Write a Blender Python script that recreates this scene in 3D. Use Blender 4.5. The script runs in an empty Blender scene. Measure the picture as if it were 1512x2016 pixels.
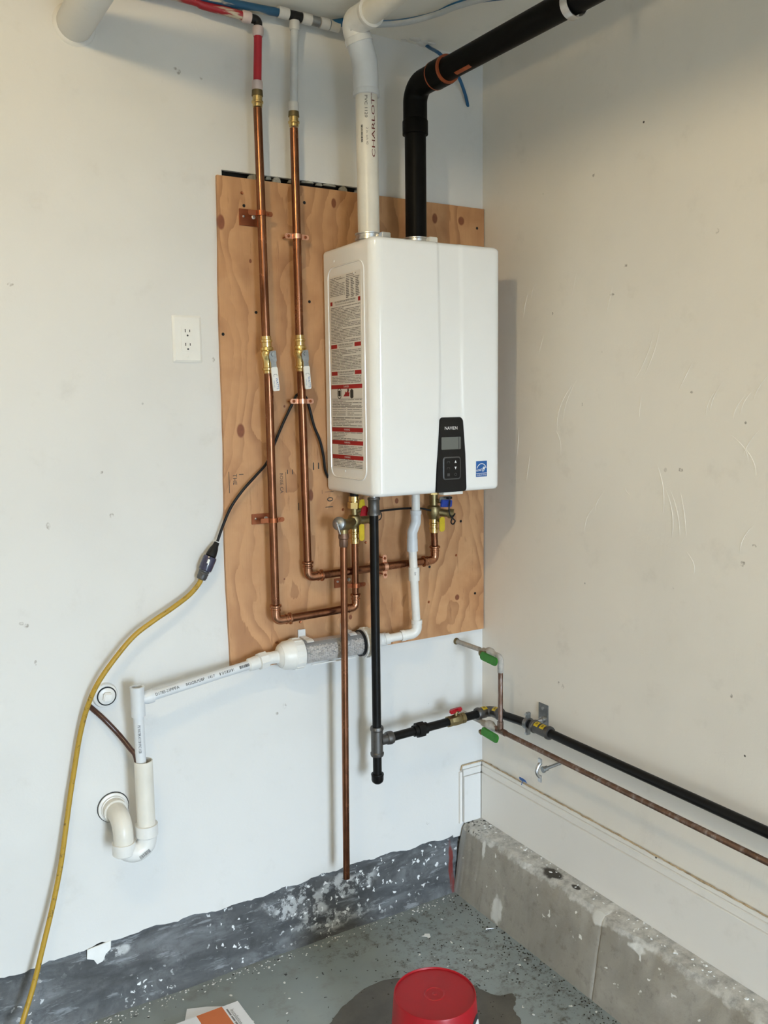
import bpy, bmesh, math, random
from mathutils import Vector, Matrix
random.seed(7)
sc = bpy.context.scene
COL = sc.collection
PI = math.pi

# ------------------------------------------------------------------ camera, light, exposure
cd = bpy.data.cameras.new('camera')
cam = bpy.data.objects.new('camera', cd)
COL.objects.link(cam)
cd.sensor_fit = 'HORIZONTAL'
cd.sensor_width = 36.0
cd.lens = 36.0 * 1745.3 / 1512.0
cd.clip_start = 0.05
_R = ((0.85682728, -0.51545261, -0.01247455), (0.07212049, 0.09585815, 0.99277885), (0.51053466, 0.85153968, -0.11930857))
m = Matrix.Identity(4)
for i in range(3):
    m[i][0] = _R[0][i]; m[i][1] = _R[1][i]; m[i][2] = -_R[2][i]
m.translation = Vector((-1.79279, -2.35154, 1.65972))
cam.matrix_world = m
sc.camera = cam

world = bpy.data.worlds.new('world')
sc.world = world
world.use_nodes = True
bg = world.node_tree.nodes['Background']
bg.inputs['Color'].default_value = (0.69, 0.845, 1.0, 1)
bg.inputs['Strength'].default_value = 55.0

ROOM_X0, ROOM_Y0, CEIL = -3.3, -5.6, 2.735
DOOR_X0, DOOR_X1, DOOR_H = -1.72, -0.87, 2.1
al = bpy.data.lights.new('daylight_portal', 'AREA')   # sampling portal of the open doorway
al.shape = 'RECTANGLE'
al.size = DOOR_X1 - DOOR_X0
al.size_y = DOOR_H
al.cycles.is_portal = True
alo = bpy.data.objects.new('daylight_portal', al)
COL.objects.link(alo)
alo.location = ((DOOR_X0 + DOOR_X1) / 2, ROOM_Y0 - 0.06, DOOR_H / 2)
alo.rotation_euler = (PI / 2, 0, 0)
LAMP = (-1.78, -1.45, 2.635)
LAMP_STRENGTH = 415.0

sc.view_settings.view_transform = 'Standard'
sc.view_settings.look = 'None'
sc.view_settings.gamma = 1.0
sc.view_settings.use_curve_mapping = False
sc.view_settings.exposure = 0.0

sc.cycles.max_bounces = 6
sc.cycles.diffuse_bounces = 4
sc.cycles.glossy_bounces = 3

# ------------------------------------------------------------------ materials
def srgb(r, g, b):
    def c(v):
        v /= 255.0
        return v / 12.92 if v <= 0.04045 else ((v + 0.055) / 1.055) ** 2.4
    return (c(r), c(g), c(b), 1)

class NT:
    def __init__(s, name):
        s.m = bpy.data.materials.new(name); s.m.use_nodes = True
        s.t = s.m.node_tree
        s.b = s.t.nodes['Principled BSDF']
        s._tc = None
    def n(s, typ, **kw):
        x = s.t.nodes.new(typ)
        for k, v in kw.items(): setattr(x, k, v)
        return x
    def link(s, a, b): s.t.links.new(a, b)
    def val(s, sock, v):
        if isinstance(v, (int, float)): sock.default_value = v
        elif isinstance(v, (tuple, list)): sock.default_value = v
        else: s.link(v, sock)
    def co(s, space='Object'):
        if s._tc is None: s._tc = s.n('ShaderNodeTexCoord')
        return s._tc.outputs[space]
    def pos(s):
        return s.n('ShaderNodeNewGeometry').outputs['Position']
    def mapping(s, vec, scale=(1, 1, 1), loc=(0, 0, 0), rot=(0, 0, 0)):
        x = s.n('ShaderNodeMapping')
        s.link(vec, x.inputs['Vector'])
        x.inputs['Scale'].default_value = scale; x.inputs['Location'].default_value = loc; x.inputs['Rotation'].default_value = rot
        return x.outputs[0]
    def noise(s, vec, scale=5, detail=4, rough=0.5, dist=0.0):
        x = s.n('ShaderNodeTexNoise'); s.link(vec, x.inputs['Vector'])
        x.inputs['Scale'].default_value = scale; x.inputs['Detail'].default_value = detail
        x.inputs['Roughness'].default_value = rough; x.inputs['Distortion'].default_value = dist
        return x.outputs['Fac']
    def vor(s, vec, scale=5, feature='F1', rand=1.0):
        x = s.n('ShaderNodeTexVoronoi', feature=feature); s.link(vec, x.inputs['Vector'])
        x.inputs['Scale'].default_value = scale; x.inputs['Randomness'].default_value = rand
        return x
    def warp(s, vec, amt=0.02, scale=40):
        x = s.n('ShaderNodeTexNoise'); s.link(vec, x.inputs['Vector']); x.inputs['Scale'].default_value = scale; x.inputs['Detail'].default_value = 3
        a = s.n('ShaderNodeVectorMath', operation='SUBTRACT'); s.link(x.outputs['Color'], a.inputs[0]); a.inputs[1].default_value = (0.5, 0.5, 0.5)
        m_ = s.n('ShaderNodeVectorMath', operation='SCALE'); s.link(a.outputs[0], m_.inputs[0]); m_.inputs['Scale'].default_value = amt
        d = s.n('ShaderNodeVectorMath', operation='ADD'); s.link(vec, d.inputs[0]); s.link(m_.outputs[0], d.inputs[1])
        return d.outputs[0]
    def math(s, op, a, b=0.0, c=None, clamp=False):
        x = s.n('ShaderNodeMath', operation=op); x.use_clamp = clamp
        s.val(x.inputs[0], a); s.val(x.inputs[1], b)
        if c is not None: s.val(x.inputs[2], c)
        return x.outputs[0]
    def ss(s, x, lo, hi):
        q = s.n('ShaderNodeMapRange', interpolation_type='SMOOTHSTEP')
        s.val(q.inputs['Value'], x); q.inputs['From Min'].default_value = lo; q.inputs['From Max'].default_value = hi
        return q.outputs['Result']
    def mix(s, f, a, b, blend='MIX'):
        x = s.n('ShaderNodeMix', data_type='RGBA', blend_type=blend)
        s.val(x.inputs[0], f); s.val(x.inputs[6], a); s.val(x.inputs[7], b)
        return x.outputs[2]
    def ramp(s, f, stops):
        x = s.n('ShaderNodeValToRGB'); s.link(f, x.inputs[0])
        e = x.color_ramp.elements
        while len(e) < len(stops): e.new(0.5)
        for i, (p, c) in enumerate(stops):
            e[i].position = p; e[i].color = c if len(c) == 4 else (*c, 1)
        return x.outputs[0]
    def sep(s, vec):
        x = s.n('ShaderNodeSeparateXYZ'); s.link(vec, x.inputs[0]); return x.outputs
    def bump(s, h, strength=0.3, dist=0.002):
        x = s.n('ShaderNodeBump'); s.link(h, x.inputs['Height'])
        x.inputs['Strength'].default_value = strength; x.inputs['Distance'].default_value = dist
        s.link(x.outputs[0], s.b.inputs['Normal'])
    def set(s, **kw):
        names = dict(col='Base Color', rough='Roughness', metal='Metallic', coat='Coat Weight', ior='IOR', trans='Transmission Weight', alpha='Alpha', spec='Specular IOR Level', emis='Emission Color', emstr='Emission Strength')
        for k, v in kw.items(): s.val(s.b.inputs[names[k]], v)
        return s.m

def basic(name, col, rough=0.5, metal=0.0, var=0.12, scale=30, bump=0.0, coat=0.0):
    """plain material with soft procedural colour variation"""
    t = NT(name)
    f = t.noise(t.pos(), scale, 5, 0.6)
    dark = tuple(c * (1 - var) for c in col[:3]) + (1,)
    light = tuple(min(1, c * (1 + var)) for c in col[:3]) + (1,)
    t.set(col=t.ramp(f, [(0.3, dark), (0.7, light)]), metal=metal, coat=coat)
    t.set(rough=t.math('MULTIPLY_ADD', f, 0.15, rough - 0.07))
    if bump: t.bump(f, bump, 0.002)
    return t.m

def spots_mask(t, axes, spots, warp=0.0, wscale=60):
    """1 inside any of the elliptical spots (cu, cv, ru, rv) on world axes"""
    s = t.sep(t.pos())
    u, v = s[axes[0]], s[axes[1]]
    w = t.math('MULTIPLY', t.math('SUBTRACT', t.noise(t.pos(), wscale, 3), 0.5), warp) if warp else 0.0
    tot = None
    for cu, cv, ru, rv in spots:
        a = t.math('DIVIDE', t.math('SUBTRACT', u, cu), ru)
        b = t.math('DIVIDE', t.math('SUBTRACT', v, cv), rv)
        d = t.math('SQRT', t.math('ADD', t.math('MULTIPLY', a, a), t.math('MULTIPLY', b, b)))
        if warp: d = t.math('ADD', d, w)
        k = t.ss(d, 1.15, 0.7)
        tot = k if tot is None else t.math('MAXIMUM', tot, k)
    return tot

def wall_mat(name, col, axes, smudges, trowel=0.0):
    t = NT(name)
    p = t.pos()
    big = t.noise(p, 1.7, 4, 0.55)
    c = t.mix(t.ss(big, 0.42, 0.75), col, tuple(v * 0.93 for v in col[:3]) + (1,))
    mid = t.noise(p, 9, 5, 0.65)
    c = t.mix(t.math('MULTIPLY', t.ss(mid, 0.56, 0.78), 0.14), c, srgb(150, 142, 128))
    v = t.vor(p, 7.5)
    sp = t.math('MULTIPLY', t.ss(v.outputs['Distance'], 0.030, 0.016), t.ss(t.noise(p, 3.1, 2), 0.48, 0.56))
    c = t.mix(sp, c, srgb(60, 55, 50))
    if smudges:
        k = spots_mask(t, axes, smudges, 1.1, 130)
        c = t.mix(t.math('MULTIPLY', k, t.math('MULTIPLY', t.ss(t.noise(p, 90, 4), 0.38, 0.66), 0.75)), c, srgb(128, 120, 110))
    h = t.math('ADD', t.math('MULTIPLY', t.noise(p, 26, 6, 0.6), 0.7), t.math('MULTIPLY', t.noise(p, 160, 3), 0.18))
    if trowel:
        q = t.mapping(p, (1, 3.4, 0.75), rot=(0.42, 0, 0))
        tr = t.noise(q, 7.0, 3, 0.5, 1.6)
        h = t.math('ADD', h, t.math('MULTIPLY', t.ss(tr, 0.50, 0.56), trowel))
    t.set(col=c, rough=0.62, spec=0.3)
    t.bump(h, 0.22, 0.004)
    return t.m

def metal_mat(name, col, rough, var=0.25, scale=18, oxide=None):
    t = NT(name)
    p = t.pos()
    f = t.noise(p, scale, 6, 0.65)
    c = t.ramp(f, [(0.28, tuple(v * (1 - var) for v in col[:3])), (0.72, tuple(min(1, v * (1 + var * 0.5)) for v in col[:3]))])
    if oxide:
        o = t.noise(t.mapping(p, (1, 1, 0.25)), scale * 1.6, 5, 0.7)
        c = t.mix(t.ss(o, 0.48, 0.7), c, oxide)
    t.set(col=c, metal=1.0, rough=t.math('MULTIPLY_ADD', f, 0.22, rough - 0.1))
    return t.m

M = {}
def low_spec(m, v=0.18):
    m.node_tree.nodes['Principled BSDF'].inputs['Specular IOR Level'].default_value = v
    return m
smB = [(-0.7633, 0.0000, 0.7539), (-1.4549, 0.0000, 1.1239), (-1.4432, 0.0000, 1.1170), (-0.9225, 0.0000, 1.7904), (-1.4269, 0.0000, 1.0177), (-0.9985, 0.0000, 2.5355), (-0.9892, 0.0000, 2.5296), (-0.9289, 0.0000, 2.5247), (-0.7380, 0.0000, 0.7725), (-1.2172, 0.0000, 1.3814), (-1.4321, 0.0000, 1.9625), (-0.2277, 0.0000, 0.2710), (-1.2377, 0.0000, 1.4961), (-1.3768, 0.0000, 1.3674)]
smB = [(x, z, random.uniform(0.004, 0.008), random.uniform(0.004, 0.010)) for x, y, z in smB]
smR = [(-0.0000, -0.4648, 1.6545), (0.0000, -0.6213, 2.0203), (0.0000, -0.8487, 1.6830), (0.0000, -0.3371, 1.9216), (-0.0000, -0.8208, 1.4889), (0.0000, -0.7719, 1.4862), (0.0000, -1.0415, 1.3229), (-0.0000, -1.0117, 1.2764), (0.0000, -0.3811, 0.8153), (0.0000, -0.3992, 0.8090), (0.0000, -0.4995, 2.2762), (0.0000, -0.5736, 1.9493), (-0.0000, -0.9093, 2.0591), (-0.0000, -0.9938, 0.9479), (0.0000, -0.8069, 1.1796)]
smR = [(y, z, random.uniform(0.003, 0.009), random.uniform(0.003, 0.008)) for x, y, z in smR]
M['wall_back'] = wall_mat('painted drywall back', (0.70, 0.695, 0.675, 1), (0, 2), smB)
M['wall_right'] = wall_mat('trowelled plaster right', (0.80, 0.76, 0.695, 1), (1, 2), smR, 0.10)
M['ceiling'] = wall_mat('painted ceiling', (0.84, 0.82, 0.76, 1), (0, 1), None)
M['trim'] = wall_mat('painted trim board', (0.79, 0.765, 0.725, 1), (1, 2), None)

# plywood with knots: grain lines run vertically and flow around the knots
def ply_mat():
    t = NT('pine plywood')
    p = t.pos()
    s = t.sep(p)
    x, z = s[0], s[2]
    knots = [((-0.8918, -0.0120, 2.1569), .011, .021), ((-0.5463, -0.0120, 2.2413), .008, .014), ((-0.8539, -0.0120, 1.5946), .012, .020), ((-0.1938, -0.0120, 2.2318), .010, .016),
             ((-0.0933, -0.0120, 2.2335), .012, .014), ((-0.8098, -0.0120, 2.0599), .004, .006), ((-0.6406, -0.0120, 1.3999), .008, .018), ((-0.1129, -0.0120, 1.0282), .009, .010),
             ((-0.7325, -0.0120, 1.1592), .003, .003), ((-0.3434, -0.0120, 1.3637), .007, .009), ((-0.5148, -0.0120, 1.0159), .006, .008), ((-0.7183, -0.0120, 1.6608), .003, .004), ((-0.7622, -0.0120, 0.9733), .006, .004)]
    warp = t.math('MULTIPLY', t.math('SUBTRACT', t.noise(t.mapping(p, (1.6, 1, 0.9)), 2.6, 3, 0.5, 0.6), 0.5), 0.42)
    u = t.math('ADD', x, warp)
    kn = None
    for (kx, ky, kz), a, b in knots:
        dx = t.math('SUBTRACT', x, kx); dz = t.math('SUBTRACT', z, kz)
        e = t.math('DIVIDE', dx, a); g = t.math('DIVIDE', dz, b)
        d = t.math('SQRT', t.math('ADD', t.math('MULTIPLY', e, e), t.math('MULTIPLY', g, g)))
        bow = t.math('DIVIDE', a * 2.0, t.math('ADD', 1.0, t.math('MULTIPLY', t.math('MULTIPLY', d, d), 0.12)))
        u = t.math('ADD', u, bow)
        k = t.ss(d, 1.15, 0.75)
        kn = k if kn is None else t.math('MAXIMUM', kn, k)
    fine = t.noise(t.mapping(p, (60, 1, 2.2)), 4.0, 4, 0.6)
    cu = t.math('ADD', t.math('MULTIPLY', u, 17.0), t.math('MULTIPLY', fine, 0.22))
    fr = t.math('FRACT', cu)
    band = t.math('MULTIPLY', t.ss(fr, 0.20, 0.97), t.ss(fr, 1.0, 0.965))
    blot = t.noise(p, 3.5, 5, 0.6)
    c = t.ramp(blot, [(0.3, srgb(180, 131, 88)), (0.5, srgb(194, 147, 103)), (0.7, srgb(166, 115, 73))])
    c = t.mix(t.math('MULTIPLY', t.math('MULTIPLY', band, t.ss(t.noise(t.mapping(p, (3, 1, 1)), 3.3, 3), 0.25, 0.65)), 0.62), c, srgb(140, 92, 56))
    c = t.mix(t.math('MULTIPLY', t.ss(fine, 0.5, 0.75), 0.25), c, srgb(176, 128, 86))
    st = t.noise(t.mapping(p, (30, 1, 3)), 2.5, 5, 0.7)
    c = t.mix(t.math('MULTIPLY', t.ss(st, 0.58, 0.72), 0.55), c, srgb(126, 80, 48))
    c = t.mix(kn, c, t.mix(t.noise(p, 70, 3), srgb(140, 82, 48), srgb(108, 60, 36)))
    t.set(col=c, rough=0.55)
    t.bump(t.math('ADD', fine, t.math('MULTIPLY', band, 0.5)), 0.12, 0.002)
    return t.m
M['ply'] = ply_mat()

def floor_mat():
    t = NT('painted garage floor')
    p = t.pos()
    a = t.noise(p, 2.2, 5, 0.6); b = t.noise(p, 11, 6, 0.65)
    c = t.ramp(a, [(0.3, srgb(130, 139, 139)), (0.7, srgb(149, 157, 156))])
    c = t.mix(t.math('MULTIPLY', t.ss(b, 0.52, 0.72), 0.6), c, srgb(118, 119, 115))
    g = t.noise(t.mapping(p, (1, 1, 1), loc=(3, 5, 0)), 17, 6, 0.75)
    c = t.mix(t.math('MULTIPLY', t.ss(g, 0.66, 0.76), 0.7), c, srgb(74, 66, 55))
    grime = spots_mask(t, (0, 1), [(-0.36, -0.30, 0.20, 0.16), (-0.22, -0.55, 0.10, 0.30), (-0.45, -0.10, 0.30, 0.06), (-0.50, -0.50, 0.12, 0.10)], 1.6, 9)
    c = t.mix(t.math('MULTIPLY', grime, t.math('MULTIPLY', t.ss(t.noise(p, 34, 6, 0.8), 0.48, 0.66), 0.85)), c, srgb(74, 64, 52))
    v = t.vor(t.warp(p, 0.03, 60), 30); w = t.vor(t.mapping(t.warp(p, 0.03, 60), loc=(7.3, 2.1, 0)), 26)
    c = t.mix(t.ss(v.outputs['Distance'], 0.125, 0.075), c, srgb(34, 34, 34))
    keep = t.ss(t.sep(w.outputs['Color'])[0], 0.60, 0.62)
    c = t.mix(t.math('MULTIPLY', t.ss(w.outputs['Distance'], 0.115, 0.065), keep), c, srgb(232, 232, 226))
    t.set(col=c, rough=t.math('MULTIPLY_ADD', b, 0.35, 0.22))
    t.bump(t.math('ADD', b, t.math('MULTIPLY', g, 0.6)), 0.18, 0.003)
    return t.m
M['floor'] = floor_mat()

def stem_mat():
    t = NT('dark weathered stem wall')
    p = t.pos(); s = t.sep(p)
    a = t.noise(t.mapping(p, (1, 1, 2.4)), 5, 6, 0.65, 0.6); b = t.noise(p, 28, 6, 0.7)
    c = t.ramp(a, [(0.28, srgb(54, 55, 56)), (0.5, srgb(80, 82, 84)), (0.72, srgb(120, 123, 126))])
    c = t.mix(t.math('MULTIPLY', t.ss(b, 0.50, 0.68), 0.5), c, srgb(54, 55, 56))
    sk = t.noise(t.mapping(p, (1, 1, 5), rot=(0, 0.10, 0)), 9, 5, 0.7)
    c = t.mix(t.math('MULTIPLY', t.ss(sk, 0.56, 0.66), 0.6), c, srgb(146, 150, 154))
    patch = spots_mask(t, (0, 2), [(-0.72, 0.155, 0.09, 0.035), (-0.55, 0.14, 0.13, 0.04), (-0.66, 0.10, 0.05, 0.03), (-0.60, 0.05, 0.14, 0.03), (-0.74, 0.125, 0.05, 0.03), (-1.27, 0.165, 0.04, 0.015)], 1.5, 14)
    c = t.mix(t.math('MULTIPLY', patch, t.ss(t.noise(p, 20, 6, 0.75), 0.47, 0.55)), c, t.mix(t.noise(p, 60, 4), srgb(150, 152, 153), srgb(196, 199, 200)))
    w = t.vor(t.mapping(t.warp(p, 0.035, 70), (1, 1, 1), loc=(1.3, 2.1, 4.2)), 52)
    keep = t.ss(t.sep(w.outputs['Color'])[0], 0.55, 0.57)
    lim = t.math('MAXIMUM', t.math('MULTIPLY', t.ss(t.noise(p, 4.0, 2), 0.48, 0.58), 1.0), spots_mask(t, (0, 2), [(-0.42, 0.12, 0.36, 0.10), (-0.62, 0.05, 0.16, 0.06)], 0.6, 12))
    c = t.mix(t.math('MULTIPLY', t.math('MULTIPLY', t.ss(w.outputs['Distance'], 0.34, 0.22), keep), lim), c, srgb(226, 228, 228))
    red = spots_mask(t, (0, 2), [(-0.131, 0.07, 0.010, 0.10)], 0.9, 30)
    c = t.mix(t.math('MULTIPLY', red, t.ss(t.noise(t.mapping(p, (1, 1, 0.3)), 40, 4), 0.25, 0.5)), c, srgb(112, 42, 36))
    t.set(col=c, rough=0.7)
    t.bump(t.math('ADD', a, b), 0.35, 0.006)
    return t.m
M['stem'] = stem_mat()

def curb_mat():
    t = NT('bare concrete curb')
    p = t.pos(); s = t.sep(p)
    a = t.noise(p, 4.5, 5, 0.6, 0.7); b = t.noise(p, 32, 6, 0.7)
    c = t.ramp(a, [(0.3, srgb(140, 135, 126)), (0.55, srgb(160, 155, 145)), (0.75, srgb(178, 173, 164))])
    c = t.mix(t.math('MULTIPLY', t.ss(b, 0.52, 0.7), 0.35), c, srgb(98, 92, 84))
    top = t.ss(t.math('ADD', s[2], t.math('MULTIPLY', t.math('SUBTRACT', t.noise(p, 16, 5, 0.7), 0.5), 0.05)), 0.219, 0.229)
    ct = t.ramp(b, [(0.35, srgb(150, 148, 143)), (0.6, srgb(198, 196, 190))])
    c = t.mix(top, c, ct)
    end = t.ss(s[1], -0.17, -0.04)
    v = t.vor(t.warp(p, 0.02, 90), 70)
    c = t.mix(t.math('MULTIPLY', t.math('MULTIPLY', top, end), t.ss(v.outputs['Distance'], 0.40, 0.22)), c, srgb(40, 38, 36))
    dk = spots_mask(t, (1, 0), [(-0.425, -0.055, 0.045, 0.020), (-0.52, -0.05, 0.020, 0.010)], 1.0, 40)
    c = t.mix(t.math('MULTIPLY', dk, top), c, srgb(62, 58, 52))
    wp = spots_mask(t, (1, 2), [(-0.135, 0.20, 0.010, 0.030), (-0.235, 0.045, 0.028, 0.045), (-0.655, 0.225, 0.03, 0.02), (-0.80, 0.215, 0.03, 0.012)], 1.1, 50)
    c = t.mix(wp, c, srgb(214, 213, 208))
    gs = t.ss(s[1], -0.045, -0.025)
    c = t.mix(t.math('MULTIPLY', gs, t.math('SUBTRACT', 1.0, top)), c, srgb(150, 150, 148))
    w = t.vor(t.mapping(t.warp(p, 0.04, 50), loc=(4.3, 2.1, 1.2)), 24)
    keep = t.ss(t.sep(w.outputs['Color'])[0], 0.55, 0.57)
    c = t.mix(t.math('MULTIPLY', t.ss(w.outputs['Distance'], 0.17, 0.10), keep), c, srgb(228, 227, 222))
    t.set(col=c, rough=0.75)
    t.bump(t.math('ADD', a, b), 0.3, 0.006)
    return t.m
M['curb'] = curb_mat()

M['copper'] = metal_mat('aged copper', (0.27, 0.115, 0.062), 0.24, 0.35, 14, (0.13, 0.052, 0.028, 1))
M['copper_fit'] = metal_mat('copper fitting', (0.42, 0.20, 0.115), 0.22, 0.3, 20)
M['copper_new'] = metal_mat('bright copper', (0.86, 0.48, 0.34), 0.26, 0.15, 25)
M['copper_strap'] = metal_mat('copper plated steel', (0.36, 0.12, 0.055), 0.38, 0.2, 25)
M['copper_old'] = metal_mat('tarnished copper', (0.24, 0.145, 0.105), 0.5, 0.4, 30, (0.40, 0.33, 0.30, 1))
M['brass'] = metal_mat('brass', (0.72, 0.54, 0.24), 0.24, 0.2, 30)
M['brass_dull'] = metal_mat('cast brass', (0.32, 0.255, 0.13), 0.42, 0.3, 40)
M['bronze'] = metal_mat('dark bronze ring', (0.22, 0.17, 0.09), 0.45, 0.2, 40)
M['steel'] = metal_mat('zinc steel', (0.62, 0.63, 0.64), 0.33, 0.2, 40)
M['steel_dull'] = metal_mat('galvanised', (0.34, 0.35, 0.35), 0.45, 0.25, 60)
M['malleable'] = metal_mat('malleable iron', (0.155, 0.15, 0.145), 0.48, 0.2, 60)
M['black_iron'] = basic('black pipe coating', (0.006, 0.006, 0.006, 1), 0.36, 0, 0.3, 40)
M['black_plastic'] = basic('black plastic', (0.012, 0.012, 0.013, 1), 0.42, 0, 0.2, 40)
M['black_vent'] = basic('black abs pipe', (0.006, 0.0058, 0.0055, 1), 0.40, 0, 0.25, 20)
M['pvc'] = basic('white pvc', (0.76, 0.75, 0.72, 1), 0.32, 0, 0.05, 20)
M['pvc_cream'] = basic('cream pvc', (0.72, 0.69, 0.62, 1), 0.35, 0, 0.06, 15)
M['pvc_gray'] = basic('pale grey pvc', (0.66, 0.68, 0.70, 1), 0.35, 0, 0.05, 15)
M['enamel'] = basic('white enamel', (0.86, 0.865, 0.86, 1), 0.13, 0, 0.015, 6, 0, 0.6)
M['label'] = basic('label film', (0.74, 0.71, 0.67, 1), 0.4, 0, 0.03, 20)
M['white_plastic'] = basic('white plastic', (0.78, 0.77, 0.73, 1), 0.3, 0, 0.02, 20)
M['white_print'] = basic('white print', (0.85, 0.85, 0.85, 1), 0.5, 0, 0.02)
M['grey_print'] = basic('grey print', (0.20, 0.19, 0.185, 1), 0.5, 0, 0.2, 300)
M['black_print'] = basic('black print', (0.025, 0.025, 0.025, 1), 0.6, 0, 0.3, 200)
M['red_print'] = basic('red print', srgb(158, 22, 26), 0.5, 0, 0.1)
M['darkred_print'] = basic('dark red print', srgb(96, 26, 24), 0.5, 0, 0.3, 120)
M['blue_print'] = basic('blue print', srgb(20, 88, 160), 0.45, 0, 0.1)
M['lcd'] = basic('grey display', srgb(104, 107, 104), 0.2, 0, 0.04, 10)
M['keypad'] = basic('keypad', (0.006, 0.006, 0.007, 1), 0.3, 0, 0.1, 30, 0, 0.3)
M['keypad_rim'] = basic('keypad rim', (0.06, 0.06, 0.062, 1), 0.4, 0, 0.1)
M['yellow_plastic'] = basic('yellow plastic', srgb(206, 178, 32), 0.4, 0, 0.1)
M['red_plastic'] = basic('red plastic', srgb(158, 12, 26), 0.38, 0, 0.08, 12)
M['blue_plastic'] = basic('blue plastic', srgb(24, 58, 150), 0.4, 0, 0.1)
M['green_plastic'] = basic('green dipped handle', srgb(52, 128, 44), 0.4, 0, 0.2, 40)
M['pex_ring'] = basic('clear pex ring', (0.52, 0.43, 0.42, 1), 0.4, 0, 0.06)
M['pex_ring_w'] = basic('milky pex ring', (0.52, 0.52, 0.51, 1), 0.4, 0, 0.06)
M['pex_white'] = basic('milky pex', (0.50, 0.52, 0.53, 1), 0.35, 0, 0.08)
M['orange_print'] = basic('orange print', srgb(200, 110, 60), 0.5, 0, 0.06, 14)
M['paper'] = basic('paper', (0.80, 0.80, 0.82, 1), 0.6, 0, 0.03, 14)
M['caulk'] = basic('brown aged caulk', srgb(176, 154, 122), 0.7, 0, 0.4, 60)
M['cavity_shade'] = basic('wall cavity', (0.02, 0.018, 0.016, 1), 0.9, 0, 0.4, 40)  # near-black colour standing in for the shade inside the wall slot
M['torn'] = basic('torn gypsum edge', srgb(150, 148, 138), 0.9, 0, 0.3, 60, 0.3)
M['framing'] = basic('pale painted sheathing', (0.70, 0.62, 0.49, 1), 0.7, 0, 0.25, 6)
M['asphalt'] = basic('dark asphalt', (0.055, 0.053, 0.05, 1), 0.85, 0, 0.25, 40)
M['old_paint'] = basic('old grey paint', (0.42, 0.40, 0.37, 1), 0.6, 0, 0.25, 60)
M['dirt'] = basic('dark grit', srgb(52, 46, 38), 0.9, 0, 0.4, 80)
M['chip'] = basic('loose paint', (0.78, 0.78, 0.76, 1), 0.6, 0, 0.05)
M['brown_cable'] = basic('brown cable', srgb(70, 44, 36), 0.32, 0, 0.2, 40)
M['puddle'] = None
for k_ in ('black_iron', 'black_plastic', 'black_vent', 'keypad'): low_spec(M[k_], 0.18 if k_ != 'black_vent' else 0.05)
M['orange_tape'] = basic('orange residue', srgb(150, 72, 36), 0.5, 0, 0.3, 40)

def painted_pex(name, col, lo, hi):
    t = NT(name); p = t.pos()
    f = t.noise(t.mapping(p, (0.5, 5, 5)), 16, 3, 0.55)
    t.set(col=t.mix(t.ss(f, lo, hi), col, srgb(178, 170, 152)), rough=0.4)
    return t.m
M['pex_red'] = painted_pex('red pex', srgb(168, 28, 44), 0.9, 0.95)
M['pex_red_paint'] = painted_pex('overpainted red pex', srgb(140, 20, 32), 0.50, 0.60)
M['pex_blue_clean'] = painted_pex('blue pex', srgb(24, 86, 132), 0.66, 0.72)
M['pex_blue'] = painted_pex('overpainted blue pex', srgb(24, 74, 110), 0.52, 0.62)
def yellow_mat():
    t = NT('grimy yellow cord'); p = t.pos()
    f = t.noise(p, 55, 5, 0.7)
    t.set(col=t.mix(t.ss(f, 0.54, 0.68), srgb(172, 138, 42), srgb(104, 80, 28)), rough=0.45)
    return t.m
M['yellow_cord'] = yellow_mat()
def puddle_mat():
    t = NT('wet concrete'); p = t.pos()
    f = t.noise(p, 9, 6, 0.65)
    t.set(col=t.ramp(f, [(0.3, srgb(66, 61, 53)), (0.7, srgb(92, 87, 78))]), rough=0.30)
    return t.m
M['puddle'] = puddle_mat()
def clear_mat():
    t = NT('clear tube')
    t.set(col=(0.93, 0.93, 0.93, 1), rough=0.06, alpha=0.13, ior=1.4)
    return t.m
M['clear'] = clear_mat()
def bead_mat():
    t = NT('limestone beads'); p = t.pos()
    f = t.vor(p, 110).outputs['Color']
    t.set(col=t.mix(t.sep(f)[0], srgb(140, 131, 124), srgb(182, 173, 165)), rough=0.7)
    return t.m
M['bead'] = bead_mat()
def smoky_mat():
    t = NT('smoky blue plastic')
    f = t.noise(t.pos(), 40, 3)
    t.set(col=t.mix(f, srgb(36, 40, 66), srgb(62, 60, 84)), rough=0.2, coat=0.4)
    return t.m
M['smoky'] = smoky_mat()
def bulb_mat():
    t = NT('lit bulb')
    t.set(col=(1, 1, 1, 1), emis=(1.0, 0.77, 0.42, 1), emstr=LAMP_STRENGTH)
    return t.m
M['bulb'] = bulb_mat()

# ------------------------------------------------------------------ mesh helpers
V = Vector
def basis(d):
    d = V(d).normalized()
    a = V((0, 0, 1)) if abs(d.z) < 0.9 else V((1, 0, 0))
    u = d.cross(a).normalized(); w = d.cross(u).normalized()
    return d, u, w

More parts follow.
